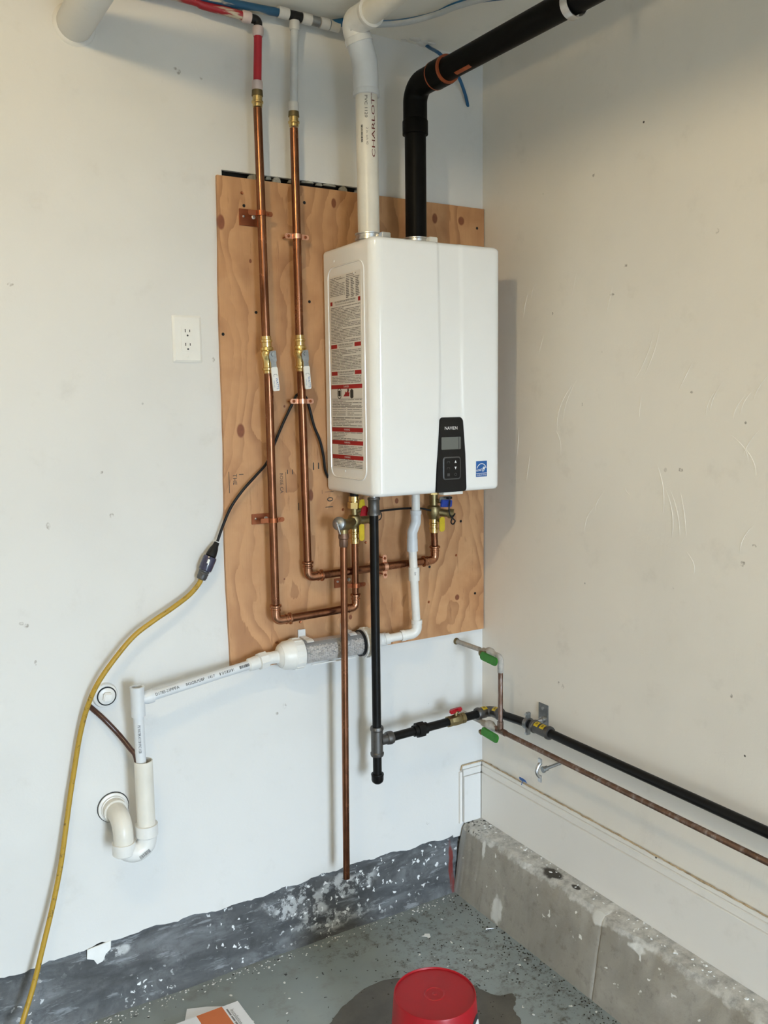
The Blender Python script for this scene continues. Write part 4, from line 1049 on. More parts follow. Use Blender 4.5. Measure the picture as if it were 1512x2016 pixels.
iv2 = thing('isolation_valve', (-0.2366, -0.06, 1.27), 'brass service valve with blue and yellow handles below the control panel', 'valve')
x, y = -0.2366, -0.060
MB().lathe((x, y, 1.3995), (0, 0, -1), [(0, .015), (0, .019), (.018, .019), (.018, .014)], 6).build('union_nut', 'brass', iv2)
MB().lathe((x, y, 1.3815), (0, 0, -1), [(0, .014), (.034, .0135), (.038, .020), (.046, .0225), (.064, .0225), (.072, .017), (.078, .016)], 20).build('body', 'brass_dull', iv2)
MB().lathe((x, y, 1.3045), (0, 0, -1), [(0, .010), (0, .0145), (.012, .0145), (.014, .0165), (.018, .0165), (.020, .0138), (.028, .0138), (.029, .0160), (.033, .0160), (.034, .0138), (.044, .0138), (.044, .010)], 20).build('press_end', 'brass', iv2)
e2 = (-0.1889, -0.1000, 1.3194)
MB().tube([(x, y, 1.327), lerp((x, y, 1.327), e2, 0.72), lerp((x, y, 1.327), e2, 0.73), e2], [0.0135, 0.0120, 0.0155, 0.0155], 18).build('side_port', 'brass_dull', iv2)
MB().prism(rrect(0.020, 0.046, 0.008), (-0.2275, -0.0900, 1.2893), (1, 0, 0.05), (0, 0, 1), (0, -1, 0), 0.004).build('drain_handle', 'yellow_plastic', iv2, bev=0.001, label='yellow handle')
MB().tube([(x, y, 1.305), (-0.2284, -0.0900, 1.2990)], 0.0055, 10).build('handle_stem', 'brass_dull', iv2)
MB().prism([(-.022, -.010), (.020, -.012), (.022, .010), (-.018, .013)], (-0.2197, -0.1000, 1.3551), (1, 0, 0), (0, 0, 1), (0, -1, 0), 0.008).build('shutoff_handle', 'blue_plastic', iv2, bev=0.002, label='blue handle')
MB().prism([(-.020, -.006), (.020, -.008), (.022, .012), (-.018, .010)], (-0.2212, -0.0940, 1.3658), (1, 0, 0), (0, 0, 1), (0, -1, 0), 0.006).build('handle_plate', 'steel_dull', iv2, bev=0.001)
MB().tube([(x, y, 1.365), (-0.2197, -0.1000, 1.3567)], 0.006, 10).build('handle_stem', 'brass_dull', iv2)
MB().tube(spline([(-0.2129, -0.1150, 1.3655), (-0.2190, -0.1180, 1.3376), (-0.2138, -0.1160, 1.3196), (-0.2003, -0.1160, 1.3059), (-0.1917, -0.1120, 1.2984), (-0.1995, -0.1120, 1.2894), (-0.2086, -0.1140, 1.2968), (-0.2049, -0.1170, 1.3111), (-0.1945, -0.1160, 1.3230)], 6), 0.0022, 8).build('cap_tether', 'black_plastic', iv2)
MB().lathe((-0.2167, -0.1150, 1.3768), (0, 0, -1), [(0, .010), (.006, .010), (.008, .004)], 12).build('sensor_knob', 'black_plastic', iv2)

tag(MB().tube(spline([(-0.4528, -0.0750, 1.3441), (-0.4087, -0.0700, 1.3451), (-0.3423, -0.0660, 1.3447), (-0.2900, -0.0660, 1.3410), (-0.2561, -0.0720, 1.3328)], 8), 0.0032, 10).build('sensor_cable', 'black_plastic'), 'thin black cable strung between the two brass service valves', 'cable')
rv = thing('relief_valve', (-0.5911, -0.1150, 1.3092), 'pressure relief valve with chrome lever above the thin copper discharge pipe', 'valve')
pc = V((-0.5272 - 0.055, -0.115, 1.318))
hd0 = V((-0.6139, -0.1350, 1.3265))
MB().tube([pc + (pc - hd0) * 0.1, hd0], 0.0175, 20).build('body', 'brass_dull', rv)
ddv = (hd0 - pc).normalized()
MB().lathe(hd0 - ddv * 0.006, ddv, [(0, .0195), (.010, .0195), (.016, .013), (.018, .004)], 20).build('bonnet', 'steel_dull', rv)
rt = V((-0.5912, -0.1180, 1.2859))
MB().tube(fillet([pc * 0.6 + hd0 * 0.4, V((rt.x, rt.y, pc.z)), rt], 0.012, 6), 0.0135, 16).build('outlet', 'brass_dull', rv)
lv0, lv1 = V((-0.6368, -0.1600, 1.3353)), V((-0.6254, -0.1600, 1.2997))
MB().obox((lv0 + lv1) / 2, lv1 - lv0, (0, 1, 0), (lv1 - lv0).cross(V((0, 1, 0))), (lv1 - lv0).length, 0.012, 0.003).build('test_lever', 'steel', rv, bev=0.0012, label='chrome test lever')
MB().tube([hd0, lv0 * 0.7 + lv1 * 0.3], 0.003, 10).build('lever_pin', 'steel', rv)
dp = thing('discharge_pipe', (-0.6023, -0.1180, 0.2445), 'thin copper discharge pipe hanging straight down almost to the floor', 'pipe')
r0 = V((-0.5911, -0.1180, 1.2888)); r1 = V((-0.6020, -0.1180, 0.2428))
MB().tube([r0, r1], 0.0103, 20).build('pipe', 'copper', dp)
MB().lathe(V((-0.5910, -0.1180, 1.2947)), r1 - r0, [(0, .009), (0, .0140), (.006, .0150), (.014, .0150), (.017, .0128), (.036, .0128), (.040, .0108)], 20).build('adapter', 'copper_old', dp)

# ------------------------------------------------------------------ vents
wv = thing('white_vent_pipe', (VW[0], VW[1], 2.135), 'thick white plastic vent pipe rising from the heater and bending over', 'pipe')
wx, wy = VW
s0 = V((wx, wy, 2.132)); s1 = V((-0.5179, -0.1600, 2.5033)); 
MB().tube([s0, V((-0.5182, -0.1600, 2.5296))], 0.0302, 32).build('pipe', 'pvc_cream', wv)
k1 = V((-0.5220, -0.1600, 2.5880)); k2 = V((-0.5509, -0.1600, 2.6450)); k2.z = 2.672
k2.z = 2.668
b = MB(); b.tube(fillet([s1, k1, k2 + (k1 - k2) * 0.30], 0.07, 8), 0.0345, 32)
b.lathe(s1 + V((0, 0, -0.006)), (0, 0, 1), [(0, .031), (0, .0362), (.012, .0362), (.016, .0345)], 32)
b.build('street_elbow', 'pvc_gray', wv)
run = V((k2.x + 0.0, wy - 1.0, 2.678))
b = MB(); kd = (k2 - k1).normalized()
b.tube(fillet([k1 + kd * 0.052, k2 + kd * 0.012, V((k2.x, wy - 0.085, 2.676))], 0.052, 12), 0.0350, 32)
b.lathe(k1 + kd * 0.045, kd, [(0, .033), (0, .0378), (.014, .0378), (.018, .035)], 32)
b.lathe(V((k2.x, wy - 0.090, 2.676)), (0, 1, 0), [(0, .031), (0, .0378), (.012, .0378), (.016, .035)], 32)
b.build('elbow', 'pvc', wv)
MB().tube([V((k2.x, wy - 0.08, 2.676)), V((k2.x, -3.6, 2.676))], 0.0302, 32).build('ceiling_run', 'pvc_cream', wv)
wtop = V((-0.5182, -0.1600, 2.5296))
def wax(z): return lerp(s0, wtop, (z - s0.z) / (wtop.z - s0.z))
oc = (CAMP - V((wx, wy, 2.4))); oc.z = 0; oc.normalize()
sd_ = V((0, 0, 1)).cross(oc)
text_cyl('lettering', 'CHARLOTTE', 0.0150, wax(2.428), (0, 0, 1), oc * 0.82 + sd_ * 0.57, 0.0302, 'darkred_print', wv, 2.3)
text_cyl('lettering', 'PVC 1120', 0.0110, wax(2.462), (0, 0, -1), oc * 0.97 - sd_ * 0.06, 0.0302, 'black_print', wv, 1.3)
text_cyl('lettering', '2 in. sch 40', 0.0090, wax(2.385), (0, 0, -1), oc * 0.97 - sd_ * 0.0, 0.0302, 'grey_print', wv, 1.1)
bars = []; q = -0.022
while q < 0.022:
    w = random.choice([.0008, .0014, .002]); bars.append((q, q + w, -.0028, .0028)); q += w + random.choice([.0007, .0012])
cyl_bars('bar_code', wax(2.392), (0, 0, 1), oc * 0.88 - sd_ * 0.46, 0.0302, bars, 'black_print', wv)

bv = thing('black_vent_pipe', (VB[0], VB[1], 2.135), 'thick black vent pipe turning towards the room under the ceiling', 'pipe')
bx, by = VB
MB().tube([(bx, by, 2.132), (bx, by, 2.47)], 0.0302, 32).build('pipe', 'black_vent', bv)
ez_ = 2.548
b = MB(); b.tube(fillet([(bx, by, 2.455), (bx, by, ez_), (bx, by - 0.115, ez_ - 0.002)], 0.085, 14), 0.0340, 32)
b.lathe((bx, by, 2.418), (0, 0, 1), [(0, .031), (0, .0362), (.036, .0362), (.040, .034)], 32)
b.build('elbow', 'black_vent', bv)
cp0 = V((bx, by - 0.100, ez_ - 0.002))
MB().lathe(cp0, (0, -1, -0.01), [(0, .032), (0, .0375), (.055, .0375), (.055, .032)], 32).build('coupling', 'black_vent', bv)
for off, mt, rr, w in ((0.002, 'orange_tape', .0378, .004), (0.053, 'orange_tape', .0370, .009)):
    MB().ring(cp0 + V((0, -off, 0)), (0, -1, -0.01), [(0, .031), (0, rr), (w, rr), (w, .031)], 32).build('cement_smear', mt, bv, label='orange cement smear')
MB().tube([(bx, by - 0.12, ez_ - 0.002), (bx, -2.2, ez_ - 0.030)], 0.0302, 32).build('ceiling_run', 'black_vent', bv)
dn = V((-0.6, 0.0, -0.8))
cyl_bars('cement_smear', V((bx, by - 0.24, ez_ - 0.004)), (0, -1, -0.01), (-0.35, 0.0, -0.94), 0.0302, [(-0.03, 0.035, -0.006, 0.006)], 'orange_tape', bv)
hs = thing('pipe_hanger_strap', (bx, -0.80, CEIL), 'pale metal strap hanging the black vent pipe near the top edge', 'strap')
yh = (-0.3600, -0.8010, 2.5196)[1]
MB().ring((bx, yh + 0.012, ez_ - 0.016), (0, -1, 0), [(0, .0304), (0, .0320), (.022, .0320), (.022, .0304)], 32).build('band', 'steel', hs)
MB().box((bx - 0.001, yh - 0.010, ez_ + 0.014), (bx + 0.001, yh + 0.012, CEIL - 0.0005)).build('hanger', 'steel', hs)

# painted stub pipe coming out of the wall at upper left
ps = thing('painted_wall_pipe', (-1.2491, 0.0000, 2.5946), 'wall-coloured thick pipe leaving the wall at upper left', 'pipe')
q = V((-1.2491, 0.0000, 2.5946))
MB().tube([(q.x, -0.001, q.z), (q.x, -3.0, q.z)], 0.043, 32).build('pipe', 'wall_back', ps)
MB().lathe((q.x, 0.0, q.z), (0, -1, 0), [(0, .052), (.003, .050), (.006, .0435)], 32).build('paint_fillet', 'wall_back', ps)

# ------------------------------------------------------------------ gas line
RG = 0.0134
GY = -0.120
gas = thing('gas_pipe', (-0.4905, -0.1200, 0.5122), 'black iron gas pipe dropping from the heater and running along the right wall', 'pipe')
gx = -0.4897
gt = V((gx, GY, 0.6505))
ge = V((-0.060, GY - 0.002, 0.6640)); gr = V((-0.060, -0.3500, 0.6790))
dg = (ge - gt).normalized()
MB().tube([(gx, GY, 1.372), (gx, GY, 0.690)], RG, 24).build('pipe', 'black_iron', gas)
c = MB()
c.lathe((gx, GY, 1.3925), (0, 0, -1), [(0, .012), (0, .0185), (.005, .0195), (.009, .0170), (.040, .0170), (.044, .0195), (.052, .0195), (.053, .012)], 24)
c.build('coupling', 'malleable', gas)
PRESS = [(0, .012), (0, .0190), (.004, .0205), (.010, .0205), (.013, .0182)]
b = MB()
b.lathe(gt + V((0, 0, 0.046)), (0, 0, -1), PRESS + [(.079, .0182), (.082, .0205), (.088, .0205), (.092, .0190), (.092, .012)], 24)
b.lathe(gt + dg * 0.012, dg, [(0, .0165), (.020, .0165), (.022, .0190), (.030, .0205), (.036, .0205), (.042, .0190), (.042, .012)], 24)
b.build('tee', 'malleable', gas)
MB().tube([gt + V((0, 0, -0.044)), gt + V((0, 0, -0.120))], RG, 24).build('drip_leg', 'black_iron', gas)
MB().lathe(gt + V((0, 0, -0.102)), (0, 0, -1), [(0, .013), (0, .0190), (.004, .0198), (.008, .0186), (.020, .0186), (.026, .0165), (.032, .009), (.033, .002)], 24).build('cap', 'black_iron', gas)
def on_run(px_x):
    t = (px_x - gt.x) / (ge.x - gt.x); return gt + (ge - gt) * t
xu = (-0.3337, -0.1200, 0.6487)[0]; xv0 = (-0.2294, -0.1200, 0.6440)[0]; xv1 = (-0.1657, -0.1200, 0.6480)[0]
MB().tube([gt + dg * 0.05, on_run(xu - 0.005)], RG, 24).build('nipple', 'black_iron', gas)
b = MB(); pu = on_run(xu)
b.lathe(pu - dg * 0.024, dg, [(0, .013), (0, .0175), (.012, .0185), (.012, .0185), (.013, .017)], 24)
b.lathe(pu - dg * 0.012, dg, [(0, .017), (0, .0245), (.022, .0245), (.022, .017)], 8)
b.lathe(pu + dg * 0.009, dg, [(0, .017), (.014, .0185), (.016, .013)], 24)
b.build('union', 'black_iron', gas)
MB().tube([on_run(xu + 0.01), on_run(xv0 + 0.006)], RG, 24).build('nipple', 'black_iron', gas)
vl = (on_run(xv1) - on_run(xv0)).length
va = MB().lathe(on_run(xv0), dg, [(0, .013), (0, .0178), (.012, .0178), (.013, .0160), (vl * .35, .0185), (vl * .65, .0185), (vl - .013, .0160), (vl - .012, .0178), (vl, .0178), (vl, .013)], 8).build('gas_cock', 'brass_dull', gas, label='brass gas valve')
pm = on_run((xv0 + xv1) / 2)
MB().lathe(pm, (0, 0, 1), [(0, .007), (.024, .007), (.024, .010), (.030, .010)], 16).build('stem', 'brass_dull', va)
hdl = MB().prism([(-.026, -.004), (-.021, -.009), (-.005, -.009), (.005, -.004), (.020, -.006), (.025, .000), (.022, .006), (.005, .008), (-.005, .009), (-.021, .007)], pm + V((0, 0, 0.024)), dg, V((0, 0, 1)).cross(dg), (0, 0, 1), 0.014).build('handle', 'red_plastic', va, bev=0.003, label='red plastic tee handle')
MB().tube([on_run(xv1 - 0.006), ge - dg * 0.030], RG, 24).build('nipple', 'black_iron', gas)
dr = (gr - ge).normalized()
b = MB()
b.tube(fillet([ge - dg * 0.045, ge, ge + dr * 0.045], 0.040, 10), 0.0172, 24)
b.lathe(ge - dg * 0.056, dg, PRESS + [(.034, .0182), (.036, .0172)], 24)
b.lathe(ge + dr * 0.056, -dr, PRESS + [(.034, .0182), (.036, .0172)], 24)
el = b.build('elbow', 'malleable', gas)
gk = V((-0.0600, -0.3357, 0.6804)); gk2 = V((-0.0600, -0.4142, 0.6765))
MB().tube([ge + dr * 0.035, gk], RG, 24).build('nipple', 'black_iron', gas)
dl = V((0, -1, 0)); gl = (gk2 - gk).length
zc = 0.679
cpl = MB().lathe((-0.060, gk.y, zc), dl, PRESS + [(gl - .013, .0182), (gl - .010, .0205), (gl - .004, .0205), (gl, .0190), (gl, .012)], 24).build('coupling', 'malleable', gas)
MB().tube([(-0.060, gk2.y + 0.004, zc), (-0.060, -4.6, zc + 0.004)], RG, 24).build('wall_run', 'black_iron', gas)
up = V((-0.72, -0.30, 0.62))
for base, dd, par, offs in ((ge - dg * 0.040, dg, el, (0.012,)), (ge + dr * 0.036, dr, el, (0.0,)), (V((-0.060, gk.y, zc)), dl, cpl, (0.026, 0.052))):
    for o_ in offs:
        p = base + dd * o_
        f = V((-0.45, -0.20, 0.87))
        cyl_bars('yellow_tag', p, dd, f, 0.0184, [(-0.009, 0.009, -0.010, 0.010)], 'yellow_plastic', par)
        text_cyl('tag_lettering', 'B', 0.013, p, dd, f, 0.0188, 'black_print', par, 1.2)

# --- hangers on the right wall
hg = thing('pipe_hanger', (0.0000, -0.3158, 0.6949), 'galvanised split-ring hanger holding the black gas pipe to the right wall', 'hanger')
hp = V((0.0000, -0.3159, 0.6916))
MB().box((-0.004, hp.y - 0.022, hp.z - 0.048), (-0.0002, hp.y + 0.022, hp.z + 0.040)).build('wall_plate', 'steel_dull', hg, bev=0.001)
MB().lathe((-0.004, hp.y, hp.z + 0.026), (-1, 0, 0), [(0, .0055), (.003, .0055), (.003, .003)], 6).build('screw', 'steel', hg)
rgy = gk.y + 0.026
b = MB(); b.tube([(-0.003, hp.y, hp.z - 0.010), (-0.030, hp.y, hp.z - 0.010), (-0.042, rgy, zc + 0.004)], 0.0045, 12)
b.build('rod', 'steel', hg)
MB().lathe((-0.004, hp.y, hp.z - 0.010), (-1, 0, 0), [(0, .010), (.008, .010), (.009, .007), (.016, .006)], 12).build('rod_socket', 'steel', hg)
b = MB(); b.ring((-0.060, rgy + 0.006, zc), (0, -1, 0), [(0, RG + .0002), (0, RG + .0055), (.014, RG + .0055), (.014, RG + .0002)], 24)
b.build('ring', 'steel_dull', hg)
for s in (-1, 1):
    e = MB().box((-0.068, rgy - 0.006, zc + s * 0.026 - 0.010), (-0.052, rgy + 0.004, zc + s * 0.026 + 0.010)).build('ring_ear', 'steel_dull', hg, bev=0.002)
    MB().lathe((-0.068, rgy - 0.001, zc + s * 0.030), (-1, 0, 0), [(0, .0042), (.003, .0042), (.003, .002)], 6).build('bolt', 'steel', e)
eh_ = thing('pipe_hanger', (0.0000, -0.3625, 0.5462), 'empty galvanised hanger with open wings below the rusty copper pipe', 'hanger')
h0 = V((-0.0000, -0.3942, 0.5672)); h1 = V((-0.0620, -0.3862, 0.5575))
MB().tube([(0.0, h0.y, h0.z), h1], 0.0050, 12).build('rod', 'steel_dull', eh_)
dh = (h1 - V((0, h0.y, h0.z))).normalized()
MB().lathe(h1 - dh * 0.014, dh, [(0, .008), (.010, .008), (.012, .010), (.018, .010)], 12).build('nut', 'steel_dull', eh_)
hc = V((-0.0700, -0.3816, 0.5561))
half = [(hc.x - 0.004 + 0.016 * (1 - abs(math.cos(a))) * -0.4, hc.y, hc.z + 0.022 * math.cos(a)) for a in [PI * k / 10 for k in range(11)]]
b = MB()
b.tube([V(p) + V((0.006 - 0.012 * math.sin(PI * k / 10), 0, 0)) for k, p in enumerate(half)], 0.0055, 8)
b.build('half_ring', 'steel', eh_)
for s in (-1, 1):
    MB().box((hc.x - 0.005, hc.y - 0.008, hc.z + s * 0.030 - 0.008), (hc.x + 0.001, hc.y + 0.008, hc.z + s * 0.030 + 0.008)).build('wing', 'steel', eh_, bev=0.002)

# ------------------------------------------------------------------ old copper pipe with green valves in the corner
op = thing('corner_water_pipe', (-0.105, -0.20, 0.63), 'tarnished copper water pipe with two green-handled valves in the corner', 'pipe')
ro = 0.0078
X0 = -0.1085
ez2 = V((-0.1085, -0.2344, 0.8797)); eb = V((-0.1085, -0.2369, 0.6411))
yv = (ez2.y + eb.y) / 2
zt_, zb_ = V((-0.1085, -0.2344, 0.8797)).z, V((-0.1085, -0.2369, 0.6411)).z
uw = V((-0.1193, 0.0000, 0.8769))
MB().tube([(X0, -0.0005, uw.z), (X0, yv * 0.55, (uw.z + zt_) / 2)], ro, 16).build('wall_stub', 'old_paint', op)
MB().lathe((X0, 0.0, uw.z), (0, -1, 0), [(0, .0115), (.004, .011), (.008, .0088)], 16).build('wall_collar', 'bronze', op)
def old_valve(yc, z, hp_, nut_, hlab):
    b = MB()
    b.lathe((X0, yc + 0.034, z), (0, -1, 0), [(0, .007), (0, .0105), (.014, .0105), (.020, .0150), (.028, .0178), (.040, .0178), (.048, .0145), (.054, .0105), (.072, .0105), (.072, .007)], 16)
    v = b.build('valve_body', 'old_paint', op)
    n_ = V(nut_); h_ = V(hp_)
    MB().tube([(X0, n_.y, z), n_], 0.0065, 10).build('stem', 'bronze', v)
    MB().lathe(n_, n_ - V((X0, n_.y, z)), [(0, .009), (.008, .009), (.010, .004)], 6).build('nut', 'bronze', v)
    dh_ = V((0, -1, -0.06)).normalized()
    MB().prism([(a, c) for a, c in rrect(0.084, 0.026, 0.011)], h_, dh_, (0.22, -0.06, 1), (-1, 0, 0.22), 0.007).build('handle', 'green_plastic', v, bev=0.002, label=hlab)
    MB().tube([n_, h_ - dh_ * 0.030], 0.004, 8).build('lever_strap', 'bronze', v)
zu_ = (uw.z + zt_) / 2
old_valve((-0.1085, -0.1806, 0.8832)[1], zu_, (-0.1420, -0.2239, 0.8760), (-0.1380, -0.1799, 0.8827), 'green dipped lever')
MB().tube(fillet([(X0, yv + 0.045, (uw.z + zt_) / 2), (X0, yv, zt_), (X0, yv, zt_ - 0.05)], 0.014, 8), ro + 0.0016, 16).build('elbow', 'old_paint', op)
MB().tube([(X0, yv, zt_ - 0.03), (X0, yv, zb_)], ro, 16).build('riser', 'copper_old', op)
b = MB(); b.tube([(X0, yv, zb_ + 0.030), (X0, yv, zb_)], ro + 0.002, 16); b.tube([(X0, yv + 0.024, zb_), (X0, yv - 0.026, zb_)], ro + 0.002, 16)
b.build('tee', 'copper_old', op)
old_valve((-0.1085, -0.1813, 0.6370)[1], zb_ - 0.001, (-0.1420, -0.2297, 0.6326), (-0.1380, -0.1802, 0.6275), 'green dipped lever')
MB().tube([(X0, -0.0005, zb_), (X0, yv + 0.05, zb_)], ro, 16).build('wall_stub', 'old_paint', op)
re_ = V((-0.1085, -1.1861, 0.6387))
MB().tube([(X0, yv - 0.02, zb_), (X0, re_.y, re_.z), (X0, -4.6, re_.z - 0.02)], ro, 16).build('wall_run', 'copper_old', op)

# ------------------------------------------------------------------ condensate drain
RP = 0.0130
DY = -0.058
CY = -0.088
cd_ = thing('condensate_pipe', (-0.3231, -0.0880, 0.9599), 'narrow white plastic drain pipe from heater bottom to the neutralizer', 'pipe')
z0 = 1.412
xa = (-0.3221, -0.0880, 1.3469)[0]; xb = (-0.3360, -0.0880, 1.2569)[0]; za = (-0.3234, -0.0880, 1.3156)[2]; zb2 = (-0.3367, -0.0880, 1.2821)[2]
MB().tube([(xa, CY, z0 - 0.0005), (xa, CY, za)], RP, 20).build('pipe', 'pvc', cd_)
b = MB(); b.tube(fillet([(xa, CY, za + 0.022), (xa, CY, za - 0.012), (xb, CY, zb2 - 0.010), (xb, CY, zb2 - 0.060)], 0.018, 6), RP + 0.0028, 20)
b.lathe((xa, CY, za + 0.024), (0, 0, -1), [(0, .012), (0, .0172), (.012, .0172), (.014, .0158)], 20)
b.build('offset_fitting', 'pvc_gray', cd_)
MB().lathe((xb, CY, zb2 - 0.030), (0, 0, -1), [(0, .0165), (.036, .0172), (.038, .0172), (.038, .012)], 20).build('hub', 'pvc_gray', cd_)
ce = V((-0.3222, -0.0880, 0.9549)); zc1 = (-0.3333, -0.0880, 1.1633)[2]; zc2 = (-0.3309, -0.0880, 1.1216)[2]
xm = (-0.3316, -0.0880, 1.1424)[0]
MB().tube([(xb, CY, zb2 - 0.05), (ce.x, CY, ce.z + 0.012)], RP, 20).build('pipe', 'pvc', cd_)
MB().lathe((lerp((xb, CY, zb2), ce, 0.40).x, CY, zc1), (0, 0, -1), [(0, .012), (0, .0168), (zc1 - zc2, .0168), (zc1 - zc2, .012)], 20).build('coupling', 'pvc', cd_)
fc = V((lerp((xb, CY, zb2), ce, 0.40).x, CY, (zc1 + zc2) / 2)); oc2 = CAMP - fc; oc2.z = 0; oc2.normalize(); sdd = V((0, 0, 1)).cross(oc2)
text_cyl('lettering', '3/4', 0.008, fc + V((0, 0, 0.004)), (0, 0, -1), oc2 + sdd * 0.2, 0.0168, 'black_print', cd_)
n_r = V((-0.4562, -0.0580, 0.9423)); n_l = V((-0.7869, -0.0580, 0.9447)); dn_ = (n_r - ce).normalized()
b = MB(); b.tube(fillet([V((ce.x, CY, ce.z + 0.040)), ce, ce + dn_ * 0.050], 0.022, 8), RP + 0.0030, 20)
b.lathe((ce.x, CY, ce.z + 0.042), (0, 0, -1), [(0, .012), (0, .0172), (.012, .0172), (.013, .0160)], 20)
b.lathe(ce + dn_ * 0.052, -dn_, [(0, .012), (0, .0172), (.012, .0172), (.013, .0160)], 20)
eb_ = b.build('elbow', 'pvc', cd_)
MB().tube([ce + dn_ * 0.045, n_r + dn_ * 0.01], RP, 20).build('pipe', 'pvc', cd_)
MB().lathe(lerp(ce, n_r, 0.66), dn_, [(0, .013), (0, .0180), (.014, .0180), (.016, .0158), (.020, .0158)], 20).build('ferrule', 'pvc', cd_)

nz_ = thing('condensate_neutralizer', n_l, 'clear neutralizer canister of pale beads with white screw caps under the board', 'canister')
b0 = V((-0.7077, -0.0580, 0.9443)); b1 = V((-0.5028, -0.0580, 0.9437))
ax = (b1 - b0).normalized()
MB().ring(b0 - ax * 0.02, ax, [(0, .0345), (0, .0365), ((b1 - b0).length + .04, .0365), ((b1 - b0).length + .04, .0345)], 40).build('clear_tube', 'clear', nz_, label='clear plastic tube')
# beads: a packed layer against the tube wall and a filled top
def bead_mesh():
    bb = MB(); bb.sphere((0, 0, 0), 0.0040, 8, 5)
    return bb
proto = bead_mesh(); bm_ = MB()
Lb = (b1 - b0).length + 0.03
dx_, du_, dw_ = basis(ax)
nrow = int(Lb / 0.0070)
for i in range(nrow):
    k = 24
    for j in range(k):
        a = 2 * PI * (j + 0.5 * (i % 2)) / k + random.uniform(-.05, .05)
        rr = 0.0300 + random.uniform(-.0012, .0002)
        off = du_ * math.cos(a) * rr + dw_ * math.sin(a) * rr
        if off.z > 0.019: continue
        c_ = b0 - ax * 0.015 + ax * (0.0070 * i + random.uniform(-.0008, .0008)) + off
        bm_.add([p + c_ for p in proto.v], proto.f)
    for j in range(7):
        q_ = -0.021 + 0.007 * j
        c_ = b0 - ax * 0.015 + ax * (0.0070 * i + random.uniform(-.001, .001)) + V((0, q_, 0.0165 + random.uniform(-.003, .002)))
        bm_.add([p + c_ for p in proto.v], proto.f)
MB().lathe(b0 - ax * 0.018, ax, [(0, .005), (0, .0262), (Lb, .0262), (Lb, .005)], 24).build('bead_gap_shade', 'keypad_rim', nz_)  # dark core added inside; its colour paints the shade between the beads
bd = bm_.build('beads', 'bead', nz_, fix=False, label='pale limestone beads'); bd['kind'] = 'stuff'
def screw_cap(p, d, ln, name_mat):
    b = MB()
    b.lathe(p, d, [(0, .030), (0, .0440), (.004, .0455), (ln * .45, .0455), (ln * .5, .0430), (ln * .80, .0415), (ln, .034), (ln, .020)], 40)
    c_ = b.build('screw_cap', name_mat, nz_)
    d_, u_, w_ = basis(d)
    for j in range(16):
        a = 2 * PI * j / 16
        o_ = u_ * math.cos(a) + w_ * math.sin(a)
        MB().obox(V(p) + d_ * ln * .24 + o_ * 0.0455, d_, o_.cross(d_), o_, ln * .36, 0.005, 0.0030).build('grip_rib', name_mat, c_, bev=0.0008)
screw_cap(b0, -ax, 0.066, 'pvc'); screw_cap(b1, ax, 0.050, 'pvc')
MB().ring(b0 - ax * 0.0, ax, [(0, .0366), (0, .0385), (.004, .0385), (.004, .0366)], 32).build('seal_ring', 'black_plastic', nz_)
MB().ring(b1 - ax * 0.010, ax, [(0, .0366), (0, .0400), (.008, .0400), (.008, .0366)], 32).build('seal_ring', 'black_plastic', nz_)
MB().lathe(b1 + ax * 0.045, ax, [(0, .030), (.004, .026), (.016, .0185), (.022, .0200), (.040, .0200), (.042, .0165), (.046, .0165)], 24).build('outlet_adapter', 'pvc', nz_)
MB().lathe(b0 - ax * 0.062, -ax, [(0, .036), (.010, .026), (.013, .0185), (.036, .0175)], 24).build('outlet_adapter', 'pvc', nz_)
for f in (0.12, 0.82):
    p = b0 + (b1 - b0) * f
    cb = MB(); arc = []
    for k in range(13):
        a = -PI * 0.80 + PI * 1.35 * k / 12
        arc.append((math.cos(a), math.sin(a)))
    hx = V((0, -1, 0)); hz = ax.cross(hx).normalized()
    if hz.z < 0: hz = -hz
    for k in range(12):
        def rim(i, r, e): return p + (hx * math.cos(0.34 * PI + 0.86 * PI * i / 12) + hz * math.sin(0.34 * PI + 0.86 * PI * i / 12)) * r + ax * e
        r0_, r1_ = 0.0368, 0.0390
        A = [rim(k, r0_, -.011), rim(k + 1, r0_, -.011), rim(k + 1, r1_, -.011), rim(k, r1_, -.011), rim(k, r0_, .011), rim(k + 1, r0_, .011), rim(k + 1, r1_, .011), rim(k, r1_, .011)]
        cb.add(A, [(0, 3, 2, 1), (4, 5, 6, 7), (0, 1, 5, 4), (1, 2, 6, 5), (2, 3, 7, 6), (3, 0, 4, 7)])
    cl_ = cb.build('mounting_clip', 'pvc', nz_)
    MB().box((p.x - 0.012, PLY_Y - 0.006, p.z + 0.022), (p.x + 0.012, PLY_Y - 0.0008, p.z + 0.058)).build('clip_foot', 'pvc', cl_, bev=0.001)
    MB().obox((p.x, (PLY_Y + DY) / 2 + 0.004, p.z + 0.037), (1, 0, 0), (0, 1, 0), (0, 0, 1), 0.020, abs(DY - PLY_Y) - 0.012, 0.004).build('clip_arm', 'pvc', cl_, bev=0.001)
MB().obox(b0 + (b1 - b0) * 0.5 + V((0, -0.012, -0.0375)), ax, (0, 1, 0), (0, 0, 1), (b1 - b0).length * 0.72, 0.004, 0.004).build('rail', 'pvc', nz_, bev=0.001)

